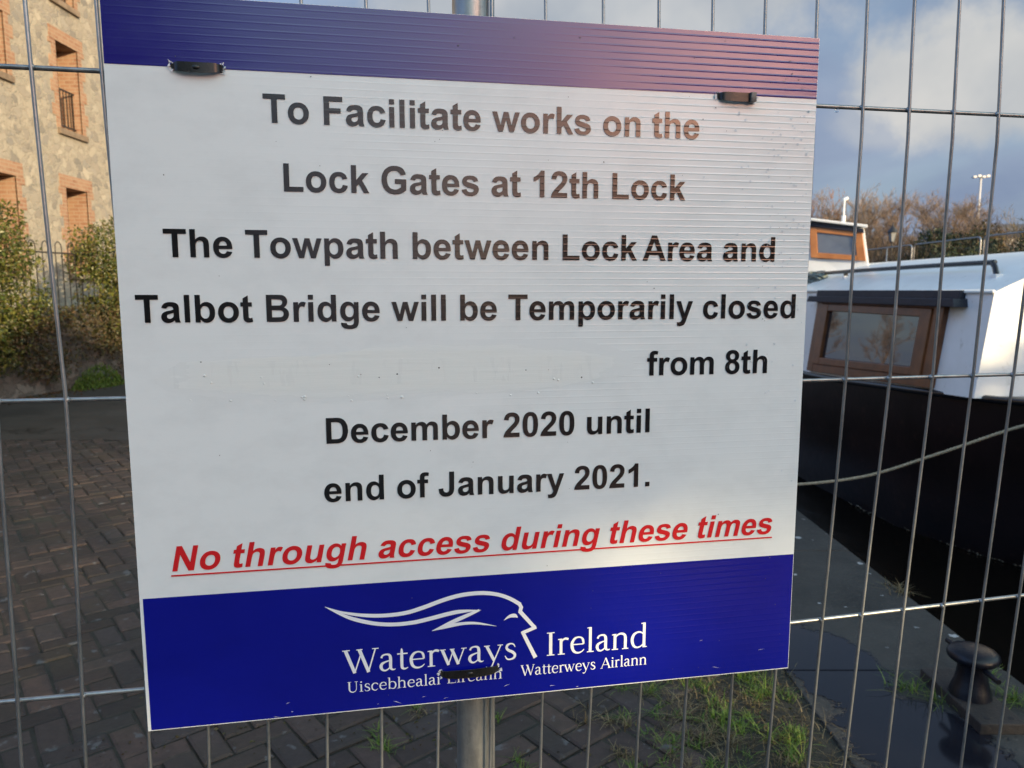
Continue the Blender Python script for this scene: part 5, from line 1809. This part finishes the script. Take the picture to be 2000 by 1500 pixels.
def mooring_line():
    m = MB()
    ctrl = [(3.72, 4.10, 1.02), (3.45, 4.36, 0.86), (3.25, 4.64, 0.735), (2.85, 4.82, 0.52), (2.45, 4.98, 0.325), (2.02, 5.09, 0.235), (1.80, 5.2, 0.21), (1.66, 5.37, 0.19)]
    c = catmull(ctrl, 26)
    for s in range(3):
        pts = []
        L = 0.0
        for i, p in enumerate(c):
            if i:
                L += (p - c[i - 1]).length
            tdir = (c[min(i + 1, len(c) - 1)] - c[max(i - 1, 0)]).normalized()
            u = tdir.cross(Vector((0, 0, 1))).normalized()
            w = u.cross(tdir)
            a = 2 * math.pi * (L / 0.075 + s / 3)
            pts.append(p + (u * math.cos(a) + w * math.sin(a)) * 0.0052)
        m.tube(pts, 0.0062, 6)
    tag(m.build("mooring_rope", mottled("hemp", (0.22, 0.185, 0.12), (0.36, 0.31, 0.22), 0.9, 70, bs=0.5, bd=0.002), smooth='all'),
        "tan twisted mooring rope sagging from the bow across the black hull", "rope")


mooring_line()
bollard(1.62, 5.42, "second mooring bollard hidden behind the notice where the tan rope ends")

# ------------------------------------------------------------------ far bank
M_dull = mottled("dull_wire", (0.06, 0.065, 0.06), (0.10, 0.10, 0.10), 0.7, 9, bs=0)


def heras(y0, y1, x0, x1, label):
    t = thing("far_fence_panel", label, "fence", (x0, y0, FAR_Z), group="mesh fence panels along the far bank")
    d = Vector((x1 - x0, y1 - y0, 0))
    L = d.length
    d.normalize()
    z0, z1, r = 0.1, 2.0, 0.021
    fr = MB()
    c = 0.12
    pts = [d * 0.0 + Vector((0, 0, 0)), Vector((0, 0, z1 - c))]
    for k in range(1, 5):
        a = k / 5 * math.pi / 2
        pts.append(d * (c - c * math.cos(a)) + Vector((0, 0, z1 - c + c * math.sin(a))))
    pts += [d * c + Vector((0, 0, z1)), d * (L - c) + Vector((0, 0, z1))]
    for k in range(1, 5):
        a = k / 5 * math.pi / 2
        pts.append(d * (L - c + c * math.sin(a)) + Vector((0, 0, z1 - c + c * math.cos(a))))
    pts += [d * L + Vector((0, 0, z1 - c)), d * L]
    fr.tube(pts, r, 8)
    fr.tube([Vector((0, 0, z0)), d * L + Vector((0, 0, z0))], r, 6)
    fr.build("frame", M_galv, t, smooth='all')
    mp = MB()
    mp.tube([d * L * 0.5 + Vector((0, 0, z0)), d * L * 0.5 + Vector((0, 0, z1))], 0.017, 6)
    mp.build("middle_post", M_galv, t, smooth='all')
    w = MB()
    k = 1
    while k * 0.1 < L:
        a = d * (k * 0.1)
        w.tube([a + Vector((0, 0, z0)), a + Vector((0, 0, z1))], 0.0011, 3, False)
        k += 1
    for z in (0.55, 1.05, 1.5):
        w.tube([Vector((0, 0, z)), d * L + Vector((0, 0, z))], 0.0015, 3, False)
    w.build("wire_mesh", M_dull, t)


labs = ["far mesh fence panel behind the boat roof, beside the wheelhouse", "far mesh fence panel with the small yellow notice, between two double posts", "far mesh fence panel at the photo's right edge, in front of brown undergrowth"]
ypan = [(28.3, 24.95), (24.8, 21.25), (21.1, 17.6)]
for (y0, y1), lab in zip(ypan, labs):
    heras(y0, y1, 13.3 + (y0 - 22) * 0.01, 13.3 + (y1 - 22) * 0.01, lab)

t = thing("warning_board", "small pale board with a yellow top fixed on the far fence", "sign", (13.27, 23.0, FAR_Z + 0.72))
m = MB()
m.box((-.03, -.32, 0), (-.008, .32, .58))
m.build("board", mottled("pale_green_board", (0.45, 0.52, 0.46), (0.55, 0.6, 0.55), 0.6, 5), t)
m = MB()
m.box((-.034, -.26, .50), (-.0305, .26, .72))
m.build("top_strip", mottled("yellow_board", (0.60, 0.48, 0.03), (0.5, 0.5, 0.06), 0.6, 9), t)


def lantern(loc):
    t = thing("street_lamp", "black Victorian lantern lamp on a post behind the far fence", "lamp post", loc)
    m = MB()
    m.lathe([(.13, 0), (.13, .25), (.085, .35), (.075, .9), (.05, 1.0), (.045, 2.35), (.07, 2.38), (.04, 2.45), (.04, 2.55)], 12)
    m.build("post", M_iron, t, smooth=True)
    c = MB()
    for k in range(4):
        a = math.pi / 2 * k + math.pi / 4
        ca, sa = math.cos(a), math.sin(a)
        c.tube([(0.13 * ca, .13 * sa, 2.58), (.25 * ca, .25 * sa, 3.0)], 0.016, 5)
    c.lathe([(.15, 2.54), (.15, 2.58)], 12)
    c.lathe([(.30, 3.0), (.27, 3.04), (.15, 3.18), (.07, 3.25), (.05, 3.3), (.03, 3.4), (.005, 3.45)], 12)
    c.build("lantern", M_iron, t)
    g = MB()
    P = []
    for z, r in ((2.585, .12), (2.995, .235)):
        for k in range(4):
            a = math.pi / 2 * k + math.pi / 4
            P.append((r * math.cos(a), r * math.sin(a), z))
    g.hexa(P)
    t.scale = (0.8, 0.8, 1.03)
    g.build("lantern_glass", plain("frosted_glass", (0.26, 0.28, 0.28), 0.1), t)


lantern((17.75, 35.0, FAR_Z + 0.09))


def floodlight():
    t = thing("floodlight_mast", "tall white floodlight mast with four lamps above the far trees", "mast", (42.9, 69.3, FAR_Z - 0.5))
    mt = plain("white_mast", (0.6, 0.6, 0.58), 0.5)
    m = MB()
    m.tube([(0, 0, 0), (0, 0, 11.3)], [0.17, 0.09], 8)
    m.build("pole", mt, t, smooth=True)
    c = MB()
    c.box((-.62, -.05, 11.24), (.62, .05, 11.32))
    c.build("crossbar", mt, t)
    for k in range(4):
        x = (-.66, -.25, .16, .55)[k]
        l = MB()
        l.box((x - .15, -.25, 11.17 + .06 * (k % 2)), (x + .15, .15, 11.36 + .09 * (k % 2)))
        l.build("floodlight", plain("lamp_casing", (0.62, 0.60, 0.55), 0.4), t, bevel=0.04)


floodlight()

t = thing("far_house", "small white house with dark roof half hidden in the far undergrowth", "house", (36.6, 56, FAR_Z))
m = MB()
m.box((-2.2, -2, 0), (2.2, 2, 4.3))
m.build("wall", mottled("render", (0.5, 0.5, 0.48), (0.6, 0.6, 0.58), 0.8, 3), t)
m = MB()
m.poly([(-2.5, -2.3, 4.3), (2.5, -2.3, 4.3), (2.5, 2.3, 4.3), (-2.5, 2.3, 4.3), (-2.5, 0, 5.4), (2.5, 0, 5.4)], [(0, 1, 5, 4), (2, 3, 4, 5), (0, 4, 3), (1, 2, 5), (0, 3, 2, 1)])
m.build("roof", M_slate, t)


# ---- bare winter trees
def bare_tree(name, label, cat, hgt, seed, mat, spread=0.6, group=None, dens=1.0):
    rnd = random.Random(seed)
    t = thing(name, label, cat, group=group)
    tr, cr = MB(), MB()
    def limb(m, p, d, L, r, lvl):
        n = 4 if lvl < 2 else 3
        pts, rs = [p.copy()], [r]
        q, dd = p.copy(), d.copy()
        for k in range(n):
            dd = (dd + Vector((rnd.gauss(0, .12), rnd.gauss(0, .12), rnd.gauss(.05, .08)))).normalized()
            q = q + dd * L / n
            pts.append(q.copy())
            rs.append(r * (1 - 0.62 * (k + 1) / n))
        m.tube(pts, rs, 7 if lvl == 0 else (4 if lvl < 2 else 3), False)
        if lvl >= 4:
            return
        nb = [int(9 * dens), 6, 6, 7][lvl]
        for b in range(nb):
            u = rnd.uniform(0.25 if lvl == 0 else 0.15, 1.0)
            i = min(n - 1, int(u * n))
            pp = pts[i].lerp(pts[i + 1], u * n - i)
            side = rand_dir(rnd)
            side = (side - dd * side.dot(dd)).normalized()
            nd = (dd * rnd.uniform(0.6, 1.0) + side * rnd.uniform(0.5, 1.0) * (spread / 0.6) + Vector((0, 0, 0.25))).normalized()
            limb(cr, pp, nd, L * rnd.uniform(0.42, 0.66) * (0.9 if lvl else 0.85), max(0.0065, rs[i] * rnd.uniform(0.35, 0.55)), lvl + 1)
    nst = 1 if seed % 2 else 3
    for s in range(nst):
        limb(tr, Vector((rnd.uniform(-.2, .2), rnd.uniform(-.2, .2), -0.1)) * (nst > 1), Vector((rnd.gauss(0, .12 * nst), rnd.gauss(0, .12 * nst), 1)).normalized(), hgt * 0.62, hgt * 0.017, 0)
    tr.build("trunk", mat, t, smooth='all')
    cr.build("crown", mat, t)
    return t


M_twA = mottled("orange_twigs", (0.24, 0.12, 0.055), (0.36, 0.19, 0.085), 0.9, 3, bs=0)
M_twB = mottled("grey_brown_twigs", (0.15, 0.105, 0.07), (0.24, 0.175, 0.12), 0.9, 3, bs=0)
M_twC = mottled("pale_brown_twigs", (0.21, 0.15, 0.10), (0.30, 0.22, 0.145), 0.9, 3, bs=0)
M_twD = mottled("olive_twigs", (0.16, 0.12, 0.05), (0.25, 0.19, 0.075), 0.9, 3, bs=0)
GT = "bare winter trees beyond the far bank"


def at(px, dist):
    """a point on the far bank seen at a bearing, metres away"""
    r = (px - 1000) / 1440
    return Vector((r * dist, dist, FAR_Z))


protos = [bare_tree("bare_tree", "orange brown bare tree rising just right of the notice", "tree", 6.9, 41, M_twA, .42, GT, 1.6),
          bare_tree("bare_tree", "pale brown bare tree behind the boat's wheelhouse and its mast light", "tree", 7.0, 42, M_twC, .48, GT, 1.5),
          bare_tree("bare_tree", "grey brown bare tree above the lantern lamp", "tree", 5.9, 43, M_twB, .52, GT, 1.3),
          bare_tree("bare_tree", "olive brown bare tree at the photo's right edge", "tree", 7.6, 45, M_twD, .48, GT, 1.6)]
for q_ in protos:
    q_.scale = (1.08, 1.08, 0.85)
protos[0].location = at(1603, 42)
protos[1].location = at(1682, 40)
protos[2].location = at(1745, 37)
protos[3].location = at(2010, 34)
more = [(1, 1640, 47, 1.02, "pale brown bare tree between the orange tree and the wheelhouse tree"),
        (2, 1715, 46, 1.12, "grey brown bare tree right of the wheelhouse tree, farther back"),
        (2, 1800, 40, 1.08, "grey brown bare tree with upswept limbs right of the lantern lamp"),
        (1, 1850, 43, 1.10, "pale brown bare tree above the dark evergreen bush"),
        (2, 1880, 38, 1.02, "grey brown bare tree left of the floodlight mast"),
        (2, 1950, 46, 0.92, "grey brown bare tree right of the floodlight mast"),
        (1, 1570, 44, 0.9, "pale brown bare tree half hidden by the notice's right edge"),
        (3, 1965, 39, 0.72, "olive brown bare tree, the lower one left of the right edge"),
        (2, 2080, 40, 1.1, "grey brown bare tree beyond the photo's right edge"),
        (1, 1480, 48, 1.0, "pale brown bare tree wholly behind the notice")]
for k, px, dist, sc, lab in more:
    copy_tree(protos[k], at(px, dist), px * 0.7, (sc * 1.1, sc * 1.1, sc * 0.78), lab)

# trees up the towpath, mirrored in the cabin window
for k, (x, y, s) in enumerate(((-18.5, 62, 1.25), (-22.5, 66, 1.3), (-27, 62, 1.25), (-12, 74, 1.4), (-5, 78, 1.4), (0.5, 72, 1.35), (-9, 66, 1.3))):
    copy_tree(protos[2], (x, y, 0), k * 1.3, (s, s, s), "bare tree up the towpath behind the notice, mirrored in the boat window")

bush("evergreen_bush", "dark green evergreen bush behind the far fence", "bush", at(1832, 31),
     [(0, 0, 1.4, 1.5, 1.2, 1.5), (-1.2, .2, .9, .9, 1, 1.1), (.9, 0, 1.7, .9, 1, 1.3), (1.6, .1, 1.9, .7, .9, 1.0), (-.3, .2, 2.2, 1.0, .9, .9), (-.9, -2.5, .8, 1.3, 1.2, 1.3), (.5, -2.6, 1.0, 1.2, 1.1, 1.4)], 9000, 0.15, M_leafB, 51)
bush("ochre_bush", "ochre brown leafy bush below the floodlight mast", "bush", at(1905, 33),
     [(0, 0, 2.3, .9, .9, 1.2), (.4, .2, 1.5, .9, .8, 1.2), (-.4, 0, 1.3, .8, .8, 1.1)], 3200, 0.13, M_leafC, 52)
bush("evergreen_bush", "small dark ivy clad bush near the photo's right edge", "bush", at(1990, 30),
     [(0, 0, 1.9, .35, .5, 1.4), (.1, 0, .8, .6, .6, .8)], 1300, 0.13, M_leafB, 53)


def thicket():
    m = MB()
    rnd = random.Random(61)
    for k in range(5200):
        px = rnd.uniform(1480, 2120)
        dist = rnd.uniform(30, 42)
        p = at(px, dist)
        h = (2.4 + 1.4 * noise.noise(Vector((px * 0.012, dist * 0.2, 0))))
        z = rnd.uniform(0.0, h)
        p.z += z
        d = (Vector((rnd.gauss(0, .45), rnd.gauss(0, .45), 1))).normalized()
        L = rnd.uniform(0.5, 1.1)
        m.tube([p, p + d * L * 0.5 + rand_dir(rnd) * 0.07, p + d * L], [0.012, 0.009, 0.005], 3, False)
    o = m.build("thicket", mottled("bramble", (0.030, 0.022, 0.014), (0.065, 0.046, 0.028), 0.95, 1.2, bs=0))
    tag(o, "brown tangle of winter undergrowth beyond the far fence", "undergrowth", kind='stuff')
    m = MB()
    for k in range(4200):
        px, dist = rnd.uniform(1480, 2150), rnd.uniform(33, 44)
        p = at(px, dist)
        h = 1.9 + 1.2 * noise.noise(Vector((px * 0.01, dist * 0.15, 4)))
        p.z += rnd.random() ** 0.8 * h
        leaf(m, p, rnd.uniform(0.14, 0.30), rnd)
    o = m.build("hedge_bank", leaf_mat("bank_leaf", [(0.018, 0.016, 0.009), (0.035, 0.028, 0.014), (0.03, 0.036, 0.014)], 0.8, 0.2))
    tag(o, "dark scrub at the foot of the far trees", "undergrowth", kind='stuff')


thicket()

# ------------------------------------------------------------------ unseen evergreens added behind the camera to shade the quay
M_shade = leaf_mat("cypress_leaf", [(0.012, 0.02, 0.010), (0.03, 0.042, 0.016), (0.045, 0.05, 0.02)], 0.6, 0.2)


def shade_tree(hgt, seed, label, loc, thin=None):
    t = thing("unseen_evergreen", label, "tree", loc, group="evergreen trees added across the canal behind the camera for shade")
    m = MB()
    rnd = random.Random(seed)
    blobs = []
    for k in range(9):
        u = k / 8
        r = 1.45 * (1 - u) ** 0.3 + 0.35
        blobs.append((rnd.uniform(-.2, .2), rnd.uniform(-.2, .2), 0.5 + u * (hgt - 0.9), r, r, hgt * 0.10))
    leaf_cloud(m, blobs, 3600, 0.34, seed, gap=0.9, shell=0.2, asp=0.8)
    if thin:
        leaf_cloud(m, [(0, 0, (thin[1] + hgt) / 2 + 0.05, 1.5, 1.5, (hgt - thin[1]) / 2 + 0.1)], 1800, 0.34, seed + 9, gap=2, shell=0.1, asp=0.8)
    if thin:                                  # leaves cut out of this band to let sun onto fence and grass
        v, f = m.v, m.f
        m = MB()
        for i in range(0, len(v), 4):
            z = v[i][2]
            if thin[0] < z < thin[1] and rnd.random() > 0.010:
                continue
            m.poly(v[i:i + 4], [(0, 1, 2), (0, 2, 3)])
    m.build("crown", M_shade, t)
    tr = MB()
    tr.tube([(0, 0, 0), (0, 0, hgt * 0.9)], [0.2, 0.04], 8)
    tr.build("trunk", M_bark, t, smooth='all')
    return t


tp = shade_tree(7.0, 71, "unseen evergreen tree added across the canal behind the camera for shade", (15.0, -14.3, FAR_Z), (4.40, 5.84))
tq = shade_tree(7.0, 72, "unseen evergreen tree added across the canal behind the camera for shade", (15.1, -16.15, FAR_Z), (4.40, 5.86))
tn = shade_tree(7.0, 73, "unseen evergreen tree added across the canal behind the camera for shade", (14.9, -9.4, FAR_Z))
tg = shade_tree(7.0, 74, "unseen evergreen tree added across the canal behind the camera for shade", (15.0, -11.9, FAR_Z), (2.4, 4.95))
tg.scale = (1, 1, .86)
tp.scale = (1, 1, .79)
tq.scale = (1, 1, .79)
tn.scale = (1, 1, .86)
rows_ = [(-4.4, .34), (-6.1, .38), (-7.1, .50), (-18.0, .78), (-19.2, .74), (-19.9, .8), (-21.8, .75), (-23.8, .7), (-26.0, .8), (-28.2, .75), (-31, .8), (-34, .8)]
for k, (y, s) in enumerate(rows_):
    copy_tree(tn, (15.1 + 0.4 * math.sin(k * 2.3), y, FAR_Z), k * 1.1, (1.0, 1.0, s))
for k, (x, y, s) in enumerate(((-2.4, -13, 1.25), (-5.5, -15, 1.3), (-8.5, -13.5, 1.2))):  # unseen trees added to darken the reflection in the notice's left part
    o = copy_tree(tn, (x, y, 0), k * 2.1, (1.6, 1.6, s), "unseen evergreen tree added by the towpath behind the camera for dark reflections")
    o['group'] = "evergreen trees added by the towpath behind the camera"
